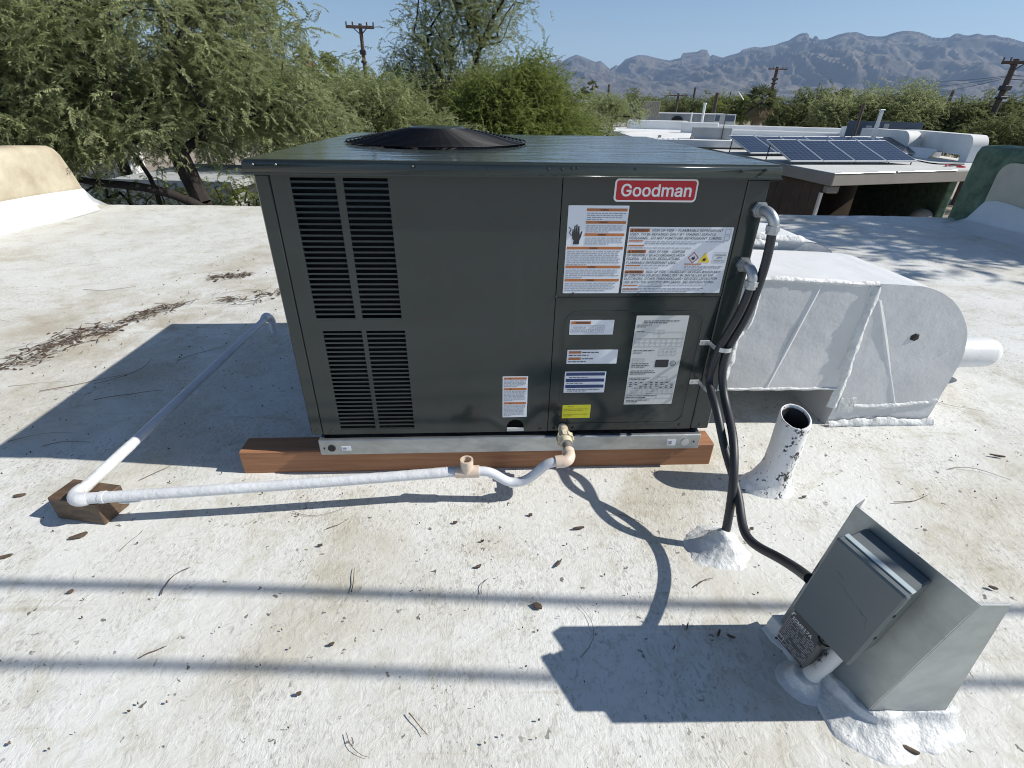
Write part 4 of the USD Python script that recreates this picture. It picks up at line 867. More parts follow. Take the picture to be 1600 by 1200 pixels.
tree('mesquite_tree', 'big grey green mesquite tree with dark forked trunk behind the left roof edge', 'tree', (-2.95, 6.35, GZ), (-3.62, 6.35, .42),
     [((-4.1, 6.6, 1.9), (1.9, 1.7, 1.5), 2.8), ((-5.6, 5.9, 1.6), (1.8, 1.7, 1.4), 2.6), ((-3.0, 7.0, 1.75), (1.05, 1.0, 1.1), 1.0), ((-5.0, 5.8, .85), (1.2, .9, .5), 1.0), ((-6.4, 5.6, 3.2), (2.2, 2.0, 1.2), 1.3), ((-4.6, 6.6, 3.6), (1.8, 1.8, .9), .8), ((-5.6, 5.6, .75), (1.1, .9, .6), .8), ((-2.1, 7.0, .75), (.7, .6, .45), .5)],
     'spray', L_MESQ, 600, 38, .20, .62, .125, seed=11, droop=.35,
     stems=[([(-2.9, 6.4, -3.0), (-2.85, 6.5, -1.2), (-2.7, 6.6, -.3), (-2.35, 6.85, .02), (-2.0, 7.0, .25)], .085), ([(-3.05, 6.3, -1.0), (-3.3, 6.2, -.35), (-3.9, 6.0, .02), (-4.6, 5.9, .12), (-5.3, 5.8, .5)], .085), ([(-4.4, 6.6, -3), (-4.25, 6.5, -.6), (-4.05, 6.3, .0), (-4.3, 6.3, .6)], .07)])
tree('undergrowth_shrub', 'dark tangled half bare shrub low behind the forked mesquite trunk', 'shrub', (-3.6, 8.2, GZ), (-3.6, 8.2, -2.2),
     [((-3.6, 8.2, -.75), (2.0, .7, .65), 2), ((-5.6, 7.8, -.6), (1.5, .7, .6), 1.3), ((-1.8, 8.6, -.8), (1.2, .6, .6), 1)], 'spray', L_DARK, 300, 7, .16, .55, .10, seed=15, droop=.2, hollow=.05)
tree('undergrowth_shrub', 'leafy green shrub low between the mesquite trunk and the air conditioner', 'shrub', (-2.0, 9.2, GZ), (-2.0, 9.2, -2.0),
     [((-2.0, 9.2, -.6), (1.3, .6, .55), 2), ((-3.0, 9.2, -.4), (1.0, .6, .5), 1)], 'fine', L_PALE, 90, 26, .2, .7, .08, seed=16, droop=.2, hollow=.05)
tree('mesquite_tree', 'soft pale mesquite tree just left of the fan grille', 'tree', (-1.9, 10.6, GZ), (-1.9, 10.7, -.6),
     [((-1.9, 10.7, .55), (1.45, 1.2, .95), 2.2), ((-2.9, 10.2, .55), (1.0, 1.0, .8), 1.2), ((-.6, 10.8, .1), (1.1, .9, .55), 1.2), ((-2.3, 9.9, -.5), (1.5, .9, .6), .8)], 'fine', L_PALE, 250, 40, .21, .78, .13, seed=21, droop=.3)
tree('mesquite_tree', 'tall airy mesquite tree in the middle with sky showing through its top', 'tree', (.2, 14.8, GZ), (.25, 14.8, .1),
     [((-.35, 14.6, 2.75), (1.15, 1.0, .95), 1.5), ((.75, 14.9, 3.5), (1.05, .9, 1.2), 1.4), ((-.2, 14.7, 4.2), (1.5, 1.0, .9), 1.0), ((.2, 14.7, 1.4), (1.6, 1.0, .8), 1.6), ((-1.3, 14.6, 1.9), (.8, .8, .5), .5)], 'fine', L_PALE, 330, 15, .26, .95, .12, seed=31, droop=.1, hollow=.15)
tree('dark_tree', 'dense dark green tree standing behind the fan grille on the right', 'tree', (1.5, 12.9, GZ), (1.4, 12.9, -.4),
     [((1.15, 12.7, .9), (1.35, 1.0, .85), 2.0), ((2.3, 13.2, .55), (1.1, .9, .75), 1.8), ((.6, 12.7, .2), (1.2, .9, .6), 1.0), ((1.75, 13.0, 1.55), (.75, .7, .55), .8), ((2.9, 13.4, .0), (.8, .8, .6), .7)], 'fine', L_DARK, 330, 34, .22, .9, .12, seed=41, droop=.45)
tree('green_tree', 'olive green tree filling the gap below the utility pole', 'tree', (-2.6, 17.5, GZ), (-2.6, 17.4, -.6),
     [((-2.6, 17.4, .9), (2.2, 1.4, 1.0), 1.6), ((-5.0, 17.4, 1.0), (2.2, 1.4, 1.3), 1.2), ((-.4, 17.2, .6), (1.6, 1.2, .9), 1.0)], 'spray', L_DARK, 200, 26, .32, 1.15, .14, seed=51)
tree('green_tree', 'broad green tree far behind the big mesquite on the left', 'tree', (-11, 16.5, GZ), (-11, 16.5, -.3),
     [((-11, 16.5, 1.4), (3.4, 2.2, 1.8), 1.6), ((-7.6, 16.8, 1.0), (2.2, 1.6, 1.4), 1.0), ((-15, 15.5, 1.2), (2.6, 2.0, 2.0), 1.0)], 'spray', L_MESQ, 200, 26, .4, 1.3, .16, seed=61)
tree('palo_verde', 'light green palo verde with bare fanning stems before the grey wall', 'tree', (6.35, 24.0, -1.6), (6.35, 24.0, -.7),
     [((6.2, 24.0, .80), (.8, .6, .40), 1.5), ((7.1, 24.0, .75), (.6, .6, .35), 1.0), ((5.5, 24.0, .9), (.6, .6, .35), .8)], 'fine', L_PALE, 44, 30, .24, 1.0, .09, seed=71, droop=.1)
tree('shrub', 'rounded pale green shrub behind the right rear corner of the lid', 'shrub', (4.1, 19.5, GZ), (4.1, 19.5, -1.2),
     [((4.3, 19.5, .05), (1.0, .9, .75), 1.6), ((3.3, 19.2, .1), (1.1, .8, .8), 1.2), ((3.3, 19.0, -.8), (1.8, .8, .6), .8)], 'fine', L_PALE, 90, 40, .28, 1.1, .08, seed=81, droop=.1)

FARB = [  # (name, label, x, y, z of the crown's middle, radii, leaf, clusters, seed, kind)
    ('far_tree', 'low green tree behind the tan evaporative cooler', 13.9, 48.0, 1.0, (2.2, 1.5, 1.1), L_FAR, 40, 91),
    ('far_tree', 'olive tree left of the tan evaporative cooler', 9.6, 41.6, .8, (1.9, 1.3, .9), L_PALE, 36, 92),
    ('far_tree', 'small tree far beyond the leftmost short utility pole', 31.5, 93.6, 1.0, (4.5, 2, 1.4), L_FAR, 36, 93),
    ('far_tree', 'far dark tree under the television antenna', 33.5, 86.5, 1.1, (3.6, 2, 1.6), L_FAR, 36, 94),
    ('far_tree', 'far dark bushy tree right of the antenna mast', 36.6, 80, 1.2, (3.4, 2, 1.7), L_DARK, 36, 95),
    ('far_tree', 'far dark tree just left of the shaggy palm', 40, 79, 1.3, (3.2, 2, 1.9), L_DARK, 36, 96),
    ('far_tree', 'dark green bushy tree right of the shaggy palm', 19.4, 31.2, .75, (1.9, 1.3, 1.05), L_FAR, 70, 97),
    ('far_tree', 'mid green tree behind the long white parapet', 21.2, 31.5, .85, (2.1, 1.4, 1.1), L_FAR, 80, 98),
    ('far_tree', 'bushy green tree rising behind the dark steel post', 19.3, 26.4, .95, (1.6, 1.2, 1.05), L_PALE, 70, 99),
    ('far_tree', 'light green feathery tree with spreading branches above the dark screen', 21.1, 25.9, 1.25, (1.9, 1.3, 1.15), L_PALE, 70, 100),
    ('far_tree', 'low olive tree between the dark screen and the leaning utility pole', 24.2, 25.7, .55, (2.2, 1.2, .8), L_FAR, 70, 101),
    ('far_tree', 'green tree at the foot of the leaning utility pole', 26.4, 26.0, .7, (2.2, 1.2, .95), L_FAR, 70, 102),
    ('far_tree', 'green tree right of the leaning utility pole', 28.6, 25.2, .8, (2.4, 1.4, 1.0), L_FAR, 70, 103),
    ('far_tree', 'dull green tree low behind the white duct elbow', 24.5, 22.8, .15, (2.2, 1.0, .7), L_FAR, 50, 104)]
for name, label, x, y, z, rd, lm, nc, sd_ in FARB:
    k = max(rd) / 2.0; far = y > 60
    tree(name, label, 'tree', (x, y, GZ), (x, y, z - rd[2] * .9), [((x, y, z), rd, 1), ((x + rd[0] * .5, y, z - rd[2] * .3), (rd[0] * .6, rd[1] * .7, rd[2] * .7), .5), ((x - rd[0] * .5, y, z - rd[2] * .35), (rd[0] * .6, rd[1] * .7, rd[2] * .6), .5)], 'spray' if lm is not L_PALE else 'fine', lm, nc, 40, .30 * k, (2.2 if far else 1.25) * (1.0 if lm is not L_PALE else 1.1), .11, seed=sd_, droop=.25, minr=.012, hollow=.1)
# distant vegetation that reads as one mass
P, Dr, S = [], [], []
for _ in range(7000):
    a = math.radians(rng.uniform(-45, 52)); d = rng.uniform(110, 260); h = rng.uniform(.2, 1.0) ** .6 * (3.0 + 2.4 * meshkit.noise(np.array([a * 60, 0, 0]), 4)) 
    P.append((CAM[0] + d * math.sin(a), CAM[1] + d * math.cos(a), GZ + h)); Dr.append(rng.normal(0, 1, 3)); S.append(rng.uniform(3.5, 6.5))
def scatter(name, kind, mat, P, Dr, S):
    p = UsdGeom.Xform.Define(stage, '/World/' + name).GetPrim(); tag(p, 'far dark band of trees below the mountains', 'trees', kind='stuff'); LOC[str(p.GetPath())] = np.zeros(3)
    crown(p, kind, mat, np.array(P), np.array(Dr), np.array(S), 'foliage')
scatter('distant_trees', 'tuft', L_FAR, P, Dr, S)

# tree outside the right edge of the view whose branches dapple the roof
tree('mesquite_tree', 'sparse mesquite tree right of the roof whose branches dapple the far corner with shadow', 'tree', (12.4, 3.2, GZ), (12.3, 3.2, .8),
     [((10.9, 3.3, 4.4), (2.0, 1.0, .9), 1.4), ((12.6, 3.3, 5.2), (2.2, 1.2, 1.0), 1.2), ((10.2, 2.6, 3.6), (1.4, .8, .6), .7)], 'big', L_MESQ, 70, 9, .42, 1.1, .15, seed=111)

# ------------------------------------------------------------------ palms
def palm(label, x, y, ztop, rad, skirt=False, seed=0, trunk=.18, nf=34):
    r = np.random.default_rng(seed); t = thing('palm_tree', label, 'palm tree', (x, y, GZ))
    obj('trunk', tube([(x, y, GZ), (x + .05, y, (GZ + ztop) / 2), (x, y, ztop)], [trunk * 1.2, trunk, trunk * .9], 10), PALMB, t, smooth=50)
    def fronds(n, lo, hi, length):
        V, Fc = [], []
        for i in range(n):
            az, el = r.uniform(0, 2 * PI), r.uniform(lo, hi); d = np.array([math.cos(az) * math.cos(el), math.sin(az) * math.cos(el), math.sin(el)])
            stem = np.array([x, y, ztop]) + d * length * .45 + [0, 0, -.04 * length]; side = norm(np.cross(d, [0, 0, 1.0]) + r.normal(0, .1, 3)); up = np.cross(side, d)
            k = len(V); a = np.array([x, y, ztop]); V += [a - side * .02, stem - side * .015, stem + side * .015, a + side * .02]; Fc += [(k, k + 1, k + 2), (k, k + 2, k + 3)]
            for q in np.linspace(-1.25, 1.25, 13):
                f = norm(d * math.cos(q) + side * math.sin(q) - np.array([0, 0, .25 + .2 * abs(q)])); L = length * .58 * r.uniform(.8, 1.1) * (1 - .18 * abs(q)); w = np.cross(f, up) * length * .035
                k = len(V); V += [stem, stem + f * L * .55 + w, stem + f * L + [0, 0, -.12 * L], stem + f * L * .55 - w]; Fc += [(k, k + 1, k + 2), (k, k + 2, k + 3)]
        return trimesh.Trimesh(V, Fc, process=False)
    obj('crown', fronds(nf, -.45, 1.35, rad), PALML, t)
    if skirt: obj('dead_fronds', fronds(40, -1.45, -.5, rad * 1.05), PALMD, t)
palm('shaggy fan palm with brown skirt beside the solar panels', 14.9, 27.4, 1.45, .95, True, 1, .2)
palm('fan palm crown above the trees left of the utility pole', -15.82, 54.29, 4.6, 1.15, True, 2)
palm('smaller fan palm crown nearest the utility pole', -14.2, 56.0, 4.35, 1.0, True, 3)
palm('dark fan palm among the trees in front of the mountain on the right', 30.9, 45.5, 1.75, 1.15, True, 4)
palm('slender palm standing before the left mountain slope', 15.6, 77.23, 3.3, 1.0, False, 5, .12, 20)
palm('short slender palm beside the taller one before the mountain', 13.0, 68.5, 2.1, 1.2, False, 6, .14, 20)

# ------------------------------------------------------------------ neighbouring buildings
def roofed_house(label, corners, z, thick, mat_wall, mat_roof, name='house', overhang=None):
    t = thing(name, label, 'house', (*np.mean(corners, 0), GZ)); p = Polygon(corners)
    obj('roof', extrude(p, thick, trimesh.transformations.translation_matrix((0, 0, z - thick))), mat_roof, t)
    w = p.buffer(-(overhang or .25), join_style=2)
    obj('wall', extrude(w, z - thick - GZ, trimesh.transformations.translation_matrix((0, 0, GZ))), mat_wall, t)
    return t
def wallbox(a, b, z0, z1, th):
    a, b = np.array(a, float), np.array(b, float); d = norm(b - a); nrm = np.array([-d[1], d[0]]); L = np.linalg.norm(b - a)
    return cbox((0, 0, z0), (L, th, z1), min(.03, th / 4), frame((*a, 0), (*d, 0), (*nrm, 0), (0, 0, 1)))
ZR = -.24
hs = thing('carport_house', 'flat roofed neighbouring house with open dark carport and taupe fascia', 'house', (11, 16, GZ))
roofp = Polygon([(8.98, 11.08), (13.75, 12.33), (15.4, 12.75), (17.4, 20.8), (8.92, 21.5), (8.88, 13.3)])
obj('roof', extrude(roofp.buffer(-.03, join_style=2), .05, trimesh.transformations.translation_matrix((0, 0, ZR - .05))), SHEETG, hs)
def fasc(a, b, z0=ZR - .29, z1=ZR - .02): return wallbox(a, b, z0, z1, .05)
obj('fascia', fasc((8.98, 11.08), (13.75, 12.33)), FASCIA, hs); obj('fascia', fasc((8.88, 13.3), (8.98, 11.08)), FASCIA, hs); obj('fascia', fasc((8.92, 21.5), (8.88, 13.3)), FASCIA, hs)
obj('drip_edge', [wallbox((8.97, 11.06), (10.9, 11.566), ZR - .022, ZR + .008, .09), wallbox((10.95, 11.579), (13.0, 12.116), ZR - .022, ZR + .008, .09)], ALU, hs)
obj('beam_end', cbox((9.05, 11.25, ZR - .48), (9.35, 11.95, ZR - .295), .03), FASCIA, hs)
obj('ceiling', extrude(roofp.buffer(-.08, join_style=2), .02, trimesh.transformations.translation_matrix((0, 0, ZR - .12))), BROWN, hs)
for k in range(22):
    a = np.array([9.02, 11.45 + k * .42]); obj('wall_board', cbox((a[0], a[1], GZ), (a[0] + .06, a[1] + .41, ZR - .125), .008), BROWN, hs)
obj('door_frame', cbox((8.96, 11.34, GZ), (9.02, 11.42, -.72)), ALU, hs)
obj('back_wall', [wallbox((9.2, 17.5), (17.0, 18.3), GZ, ZR - .125, .2)], BROWN, hs)
obj('end_wall', [wallbox((13.6, 12.6), (14.8, 17.8), GZ, ZR - .125, .2)], GREEN, hs)
cr = np.random.default_rng(4)
for k, (x, y) in enumerate([(12.3, 13.2), (12.9, 13.6), (13.2, 12.9)]):
    lone('stored_item', displaced(trimesh.creation.icosphere(2, .28).apply_transform(trimesh.transformations.translation_matrix((x, y, -2.2 + .3 * k))), .08, 3, k), FASCIA, ['dim round object hanging in the dark carport', 'dim bundle deep in the dark carport', 'dim box like bundle by the green carport wall'][k], 'stored item', smooth=True)
def wire_on(name, label, pts, r, mat, cat='cable'): lone(name, tube(curve(pts, 30), r, 6), mat, label, cat)
wire_on('cable', 'black cable snaking over the sheet roof right of the solar panels', [(13.0, 14.6, ZR + .02), (13.6, 14.2, ZR + .03), (13.7, 13.5, ZR + .02), (14.0, 13.2, ZR + .05), (13.5, 13.0, ZR + .02)], .018, WIRE)
wire_on('cable', 'red cable coiled near the edge of the sheet roof', [(13.35, 12.9, ZR + .02), (13.7, 13.05, ZR + .03), (13.8, 12.85, ZR + .02), (13.5, 12.75, ZR + .02)], .016, RED)
# solar panels
def solar(o, ex, up, w, L, label):
    ex, up = norm(ex), norm(up); nz = np.cross(ex, up); T = frame(o, ex, up, nz); t = thing('solar_panel', label, 'solar panel', tuple(o))
    obj('glass', cbox((.018, .018, .022), (w - .018, L - .018, .036), 0, T), PANEL, t)
    obj('frame', [cbox((0, 0, 0), (.02, L, .04), .003, T), cbox((w - .02, 0, 0), (w, L, .04), .003, T), cbox((.02, 0, 0), (w - .02, .02, .04), .003, T), cbox((.02, L - .02, 0), (w - .02, L, .04), .003, T)], ALU, t)
    nx, ny = 6, 10
    obj('cell_lines', [cbox((w * k / nx - .003, .02, .0362), (w * k / nx + .003, L - .02, .0372), 0, T) for k in range(1, nx)] + [cbox((.02, L * k / ny - .003, .0362), (w - .02, L * k / ny + .003, .0370), 0, T) for k in range(1, ny)], PGRID, t)
    for fx in (.12, w - .12):
        a = np.array(o) + ex * fx + up * (L * .93); b = a.copy(); b[2] = ZR; b[1] += .05
        obj('leg', [cyl(a, b, .018, 6)], POLE, t); c = np.array(o) + ex * fx + up * .05; d = c.copy(); d[2] = ZR
        obj('foot', cyl(c, d, .016, 6), POLE, t)
ex1 = norm([3.95, .42, 0]); u1 = norm(np.r_[np.array([-ex1[1], ex1[0]]) * 1.30, .43])
for k, l in enumerate(['leftmost', 'second from left', 'third from left', 'rightmost']):
    solar(np.array([8.90, 12.95, ZR + .07]) + ex1 * .99 * k, ex1, u1, .975, 1.40, f'blue solar panel, {l} of the front row nearest the fascia')
ex2 = norm([6.5, .75, 0]); u2 = norm(np.r_[np.array([-ex2[1], ex2[0]]) * 1.45, .40])
for k, l in enumerate(['first from left', 'second from left', 'third from left', 'fourth from left', 'fifth from left', 'sixth from left', 'last on the right']):
    solar(np.array([8.98, 15.45, ZR + .07]) + ex2 * .94 * k, ex2, u2, .925, 1.52, f'blue solar panel, {l} of the rear row behind the front panels')

# white rounded ducts on the neighbour's roof
def far_duct(label, p0, p1, w, zt, R, zb=ZR):
    p0, p1 = np.array(p0, float), np.array(p1, float); d = norm(p1 - p0); L = np.linalg.norm(p1 - p0); nrm = np.array([d[1], -d[0]])
    t = thing('roof_duct', label, 'duct', (*p0, zb))
    arc = [(L - R + R * math.sin(a), zt - R + R * math.cos(a)) for a in np.linspace(0, PI / 2, 14)]
    poly = Polygon([(0, zt)] + arc + [(L, zb), (L - .38, zb), (L - .38, zt - .56), (0, zt - .56)])
    obj('duct_body', extrude(poly, w, frame((*(p0), 0), (*d, 0), (0, 0, 1), (*nrm, 0))), FARW, t, smooth=30)
    [obj('support', cbox((L * f, .05, zb), (L * f + .08, w - .05, zt - .5), .01, frame((*p0, 0), (*d, 0), (*nrm, 0), (0, 0, 1))), FARW, t) for f in (.15, .5)]
far_duct('long white duct with rounded near end on the neighbouring roof', (16.0, 18.6), (15.05, 14.2), -.42, .50, .34)
far_duct('shorter white duct with rounded end behind the rear solar panels', (14.9, 20.3), (15.05, 16.7), -.45, .50, .36)
for k, (f, lab) in enumerate([(.25, 'pale slab leaning below the long white duct, leftmost'), (.45, 'pale slab leaning below the long white duct, middle one'), (.75, 'longest pale slab leaning below the white duct near its end')]):
    y = 18.2 - 3.6 * f; x = 15.45 - .75 * f; Ls = (.5, .5, 1.2)[k]
    lone('leaning_slab', hull([(x + dx, y + q * Ls, z) for q in (0, 1) for dx, z in ((0, ZR), (.06, ZR), (.30, .03), (.24, .03))]), FARW, lab, 'slab')
lone('white_parapet', [wallbox((16.9, 12.6), (21.5, 18.5), -.6, .20, .25)], FARW, 'white parapet beyond the green parapet on the right', 'parapet')
lone('white_parapet', [wallbox((15.5, 13.1), (17.6, 12.2), -.6, .06, .2)], FARW, 'low white wall just above the green parapet', 'parapet')

# house with the big white roof in the middle distance
h2 = roofed_house('long low house with bright white roof behind the solar panels', [(6.3, 18.6), (11.0, 18.0), (17.5, 22.6), (16.8, 25.5), (11, 30), (7.0, 28.5)], .04, .22, FARG, FARW)
obj('parapet', wallbox((11.0, 22.2), (16.4, 19.6), -.1, .27, .3), FARW, h2); obj('parapet', wallbox((8.1, 27.6), (11.0, 26.8), .0, .45, .3), FARW, h2)
obj('parapet', wallbox((9.7, 24.0), (11.2, 23.4), .0, .48, .4), FARW, h2); obj('parapet', wallbox((8.42, 19.25), (9.75, 18.7), -.3, .45, .35), FARG, h2)
obj('parapet', wallbox((11.3, 25.2), (17.5, 22.4), .0, .36, .3), FARW, h2)
for k, (x, y) in enumerate([(7.3, 19.6), (8.3, 18.9)]): lone('roof_vent', cbox((x, y, .04), (x + .1, y + .1, .13), .01), FASCIA, ['small dark vent on the white roof edge, left one', 'small dark vent on the white roof edge, right one'][k], 'vent')
h3 = roofed_house('long grey walled building behind the white roof', [(12.2, 41.2), (18.4, 39.0), (21, 46), (15, 48)], .62, .1, FARG, FARG, overhang=.02)
obj('arched_vent', [extrude(Polygon([(-.42, 0), (.42, 0), (.36, .18), (.15, .30), (-.15, .30), (-.36, .18)]), .06, frame((15.1, 40.10, .16), norm([6.2, -2.2, 0]), (0, 0, 1), norm([-2.2, -6.2, 0])))], DARK, h3)
h4 = roofed_house('grey flat roofed building behind the palo verde', [(4.6, 30.2), (9.5, 33.5), (8, 38), (3, 36)], .15, .2, FARG, FARG)
h5 = roofed_house('pale house glimpsed low through the big mesquite', [(-9.6, 13.6), (-6.2, 13.2), (-6.0, 17), (-9.4, 17.5)], -.85, .2, FARG, FARG)
h6 = roofed_house('far white walled house glimpsed at the left behind the mesquite crown', [(-18, 15.5), (-12.3, 15.2), (-12, 20), (-18, 20)], .1, .2, FARW, FARG)
lone('garden_wall', wallbox((-11.5, 10.2), (-2.0, 10.6), GZ, -1.45, .2), FARG, 'low grey garden wall behind the mesquite trunk', 'wall')
lone('timber_fence', [cbox((-11.5 + k * .16, 8.9, GZ), (-11.36 + k * .16, 8.94, -1.6 + .02 * (k % 3)), .005) for k in range(70)], BROWN, 'dark timber fence low behind the mesquite', 'fence')
# evaporative cooler: louvred tan cabinet
ev = thing('evaporative_cooler', 'tan louvred evaporative cooler on the grey building', 'cooler', (11.9, 36.9, .3))
ex = norm([1.36, -.42, 0]); ey = np.cross([0, 0, 1.0], ex); TE = frame((11.55, 37.15, .30), ex, ey, (0, 0, 1))
obj('cabinet', [cbox((0.02, .02, .16), (1.08, .9, 1.06), .02, TE)], EVAP, ev)
for k in range(9): obj('louvre', cbox((.06 + k * .113, -.02, .22), (.12 + k * .113, .022, 1.0), .008, TE), EVAP, ev)
obj('frame', [cbox((0, -.03, .14), (.05, .03, 1.08), .005, TE), cbox((1.05, -.03, .14), (1.10, .03, 1.08), .005, TE), cbox((.05, -.03, 1.02), (1.05, .03, 1.08), .005, TE)], EVAP, ev)
obj('leg', cbox((.05, .05, -.15), (.12, .12, .16), 0, TE), EVAP, ev); obj('leg', cbox((.98, .05, -.15), (1.05, .12, .16), 0, TE), EVAP, ev)
lone('cooler_duct', [cbox((-.95, .3, -.2), (-.03, 1.0, .78), .03, TE), cbox((-.72, .2, .1), (-.25, .3, .55), .05, TE)], NAVY, 'dark blue box beside the tan evaporative cooler', 'duct')
hv = thing('roof_cooler', 'grey boxy roof cooler with two dark grilles left of the palm', 'cooler', (12.6, 26.2, .04)); ex = norm([.88, -.38, 0]); ey = np.cross([0, 0, 1.0], ex); TH = frame((12.14, 26.3, .30), ex, ey, (0, 0, 1))
obj('cabinet', cbox((0, 0, -.2), (1.0, .8, .50), .02, TH), FARG, hv); obj('grille', cbox((.05, -.012, .18), (.26, .01, .44), 0, TH), NAVY, hv); obj('grille', cbox((.52, -.012, .18), (.96, .01, .44), 0, TH), NAVY, hv)
def vpipe(label, x, y, z0, z1, r, mat, cap=True):
    t = thing('vent_pipe', label, 'vent pipe', (x, y, z0)); obj('pipe', cyl((x, y, z0), (x, y, z1), r, 10), mat, t, smooth=40)
    if cap: obj('cap', cyl((x, y, z1), (x, y, z1 + .07), r * 1.45, 10), mat, t, smooth=40)
vpipe('shorter thin white vent pipe on the middle white roof', 10.43, 24.88, .0, .86, .035, FARW, False)
vpipe('taller white vent pipe with cap on the middle white roof', 11.27, 25.61, .0, 1.2, .06, FARW)
lone('steel_post', [cyl((14.22, 18.4, ZR), (14.22, 18.4, 1.25), .05, 8), cyl((14.22, 18.4, 1.25), (14.22, 18.4, 1.30), .06, 8)], POLE, 'thin dark post behind the rear solar panels', 'post')
lone('steel_post', [cbox((14.06, 17.2, ZR), (14.18, 17.26, 1.10), .01), cbox((14.03, 17.18, 1.08), (14.21, 17.28, 1.12), .01)], ALU, 'bright flat steel post behind the rear solar panels', 'post')
sc_ = thing('dark_screen', 'dark screen panel patched with grey squares behind the rear solar panels', 'screen', (15.3, 18.9, ZR)); ex = norm([.75, -.62, 0]); ey = np.cross([0, 0, 1.0], ex); TS = frame((14.55, 19.45, ZR), ex, ey, (0, 0, 1))
obj('panel_sheet', cbox((0, 0, 0), (2.35, .06, .97), .01, TS), NAVY, sc_)
for a, b, c, d in ((.62, .52, .82, .82), (.85, .45, 1.1, .76), (.4, .25, .58, .5), (.62, .2, .76, .38), (.80, .10, .98, .40), (1.18, .45, 1.34, .9), (.88, .79, 1.06, .86)): obj('patch', cbox((a, -.012, b), (c, .01, d), 0, TS), FARG, sc_)
# television antenna
an = thing('television_antenna', 'spindly television antenna on a thin mast above the white roof', 'antenna', (9.42, 18.8, .04))
obj('mast', cyl((9.42, 18.8, -.1), (9.42, 18.8, 1.62), .016, 6), POLE, an)
bo = np.array([(8.42, 19.2, 1.68), (9.42, 18.8, 1.60), (9.72, 18.68, 1.60)]); obj('boom', tube(bo, .020, 6), ALU, an)
for k, f in enumerate(np.linspace(0, 1, 9)):
    c = bo[0] + (bo[2] - bo[0]) * f; d = np.array([.28, .75, .03]) * (.55 + .35 * f); obj('element', cyl(c - d * .6, c + d * .6, .012, 5), ALU, an)
obj('yagi_arm', [cyl((9.6, 18.7, 1.6), (9.98, 18.55, 1.92), .014, 5)] + [cyl((9.6 + .38 * f - .06, 18.7 - .15 * f, 1.6 + .32 * f), (9.6 + .38 * f + .06, 18.7 - .15 * f, 1.6 + .32 * f + .03), .010, 5) for f in np.linspace(.2, 1, 6)], ALU, an)
obj('reflector', [cyl((9.66, 18.68, 1.58), (9.86, 18.6, 1.34), .014, 5)], ALU, an)
# utility poles
def pole(label, x, y, ztop, r, arm=0.0, yaw=0.0, braces=True, extra=True):
    t = thing('utility_pole', label, 'utility pole', (x, y, GZ)); obj('pole', tube([(x, y, GZ), (x, y, ztop)], [r * 1.25, r], 10), POLE, t, smooth=50)
    if arm:
        d = np.array([math.cos(yaw), math.sin(yaw), 0]); za = ztop - .22 * arm; o_ = np.array([x, y - r * 1.1, za])
        obj('crossarm', cbox((-arm, -.06, -.06), (arm, .06, .06), .01, frame(o_, d, np.cross([0, 0, 1.0], d), (0, 0, 1))), POLE, t)
        if braces:
            for s in (-1, 1): obj('brace', cyl(o_ + d * s * arm * .55, (x, y - r, za - .48 * arm), .025, 6), POLE, t)
        for s in (-.95, -.5, .5, .95): obj('insulator', cyl(o_ + d * s * arm + [0, 0, .06], o_ + d * s * arm + [0, 0, .2], .035, 6), POLE, t)
    if extra: obj('hardware', cbox((x - r * 1.6, y - r * 1.8, ztop - 1.25), (x + r * 1.6, y + r, ztop - 1.05), .02), WIRE, t); obj('hardware', cbox((x - r * 1.5, y - r * 1.8, ztop - 1.6), (x + r * 1.5, y + r, ztop - 1.5), .02), WIRE, t)
pole('brown wooden utility pole with crossarm rising above the trees left of centre', -5.28, 28.08, 4.30, .085, .66, .08)
pole('short dark utility pole before the left mountain', 26.37, 115.85, 4.73, .22, 0, 0, False, False)
pole('small utility pole with crossarm behind the grey building', 26.7, 74.27, 2.6, .15, 1.2, 0, False, False)
pole('thin far utility pole left of the antenna mast', 34.0, 88.0, 3.7, .15, 0, 0, False, False)
pole('thick dark pole right of the white vent pipes', 23.6, 54.06, 2.31, .17, 0, 0, False, False)
pole('tall utility pole with crossarm above the shaggy palm', 32.56, 60.92, 5.0, .16, 1.05, 0, False, True)
pole('big dark utility pole at the right edge carrying several wires', 25.29, 24.82, 3.25, .12, .62, -.35)
pole('slim far pole left of the big utility pole', 58.89, 67.2, 3.36, .17, 0, 0, False, False)
def span(label, a, b, sag, r, name='power_line'):
    t = np.linspace(0, 1, 24)[:, None]; p = np.array(a) * (1 - t) + np.array(b) * t; p[:, 2] -= (sag * 4 * t * (1 - t))[:, 0]; lone(name, tube(p, r, 5), WIRE, label, 'power line')
PB = np.array([25.29, 24.82, 0])
for k, (z, yy, ze, lab) in enumerate([(2.62, -.3, 4.2, 'upper wire of the three running left from the big utility pole'), (2.56, 0, 3.55, 'middle wire of the three running left from the big utility pole'), (2.45, .3, 2.6, 'lowest wire of the three running left from the big utility pole')]):
    span(lab, (25.2, 24.8 + yy, z), (44, 58 + yy * 3, ze), .35, .012)
span('thin cable below the three wires on the big utility pole', (25.2, 24.8, 1.55), (46, 58, 2.3), .3, .016); span('thick lower cable with a dark splice on the big utility pole', (25.2, 24.8, 1.35), (46, 58, 1.9), .3, .022)
lone('cable_splice', tube(curve([(26.3, 26.55, 1.345), (26.6, 27.0, 1.338), (26.9, 27.5, 1.33)], 8), .05, 6), WIRE, 'dark splice bulge on the thick cable left of the big utility pole', 'cable splice')
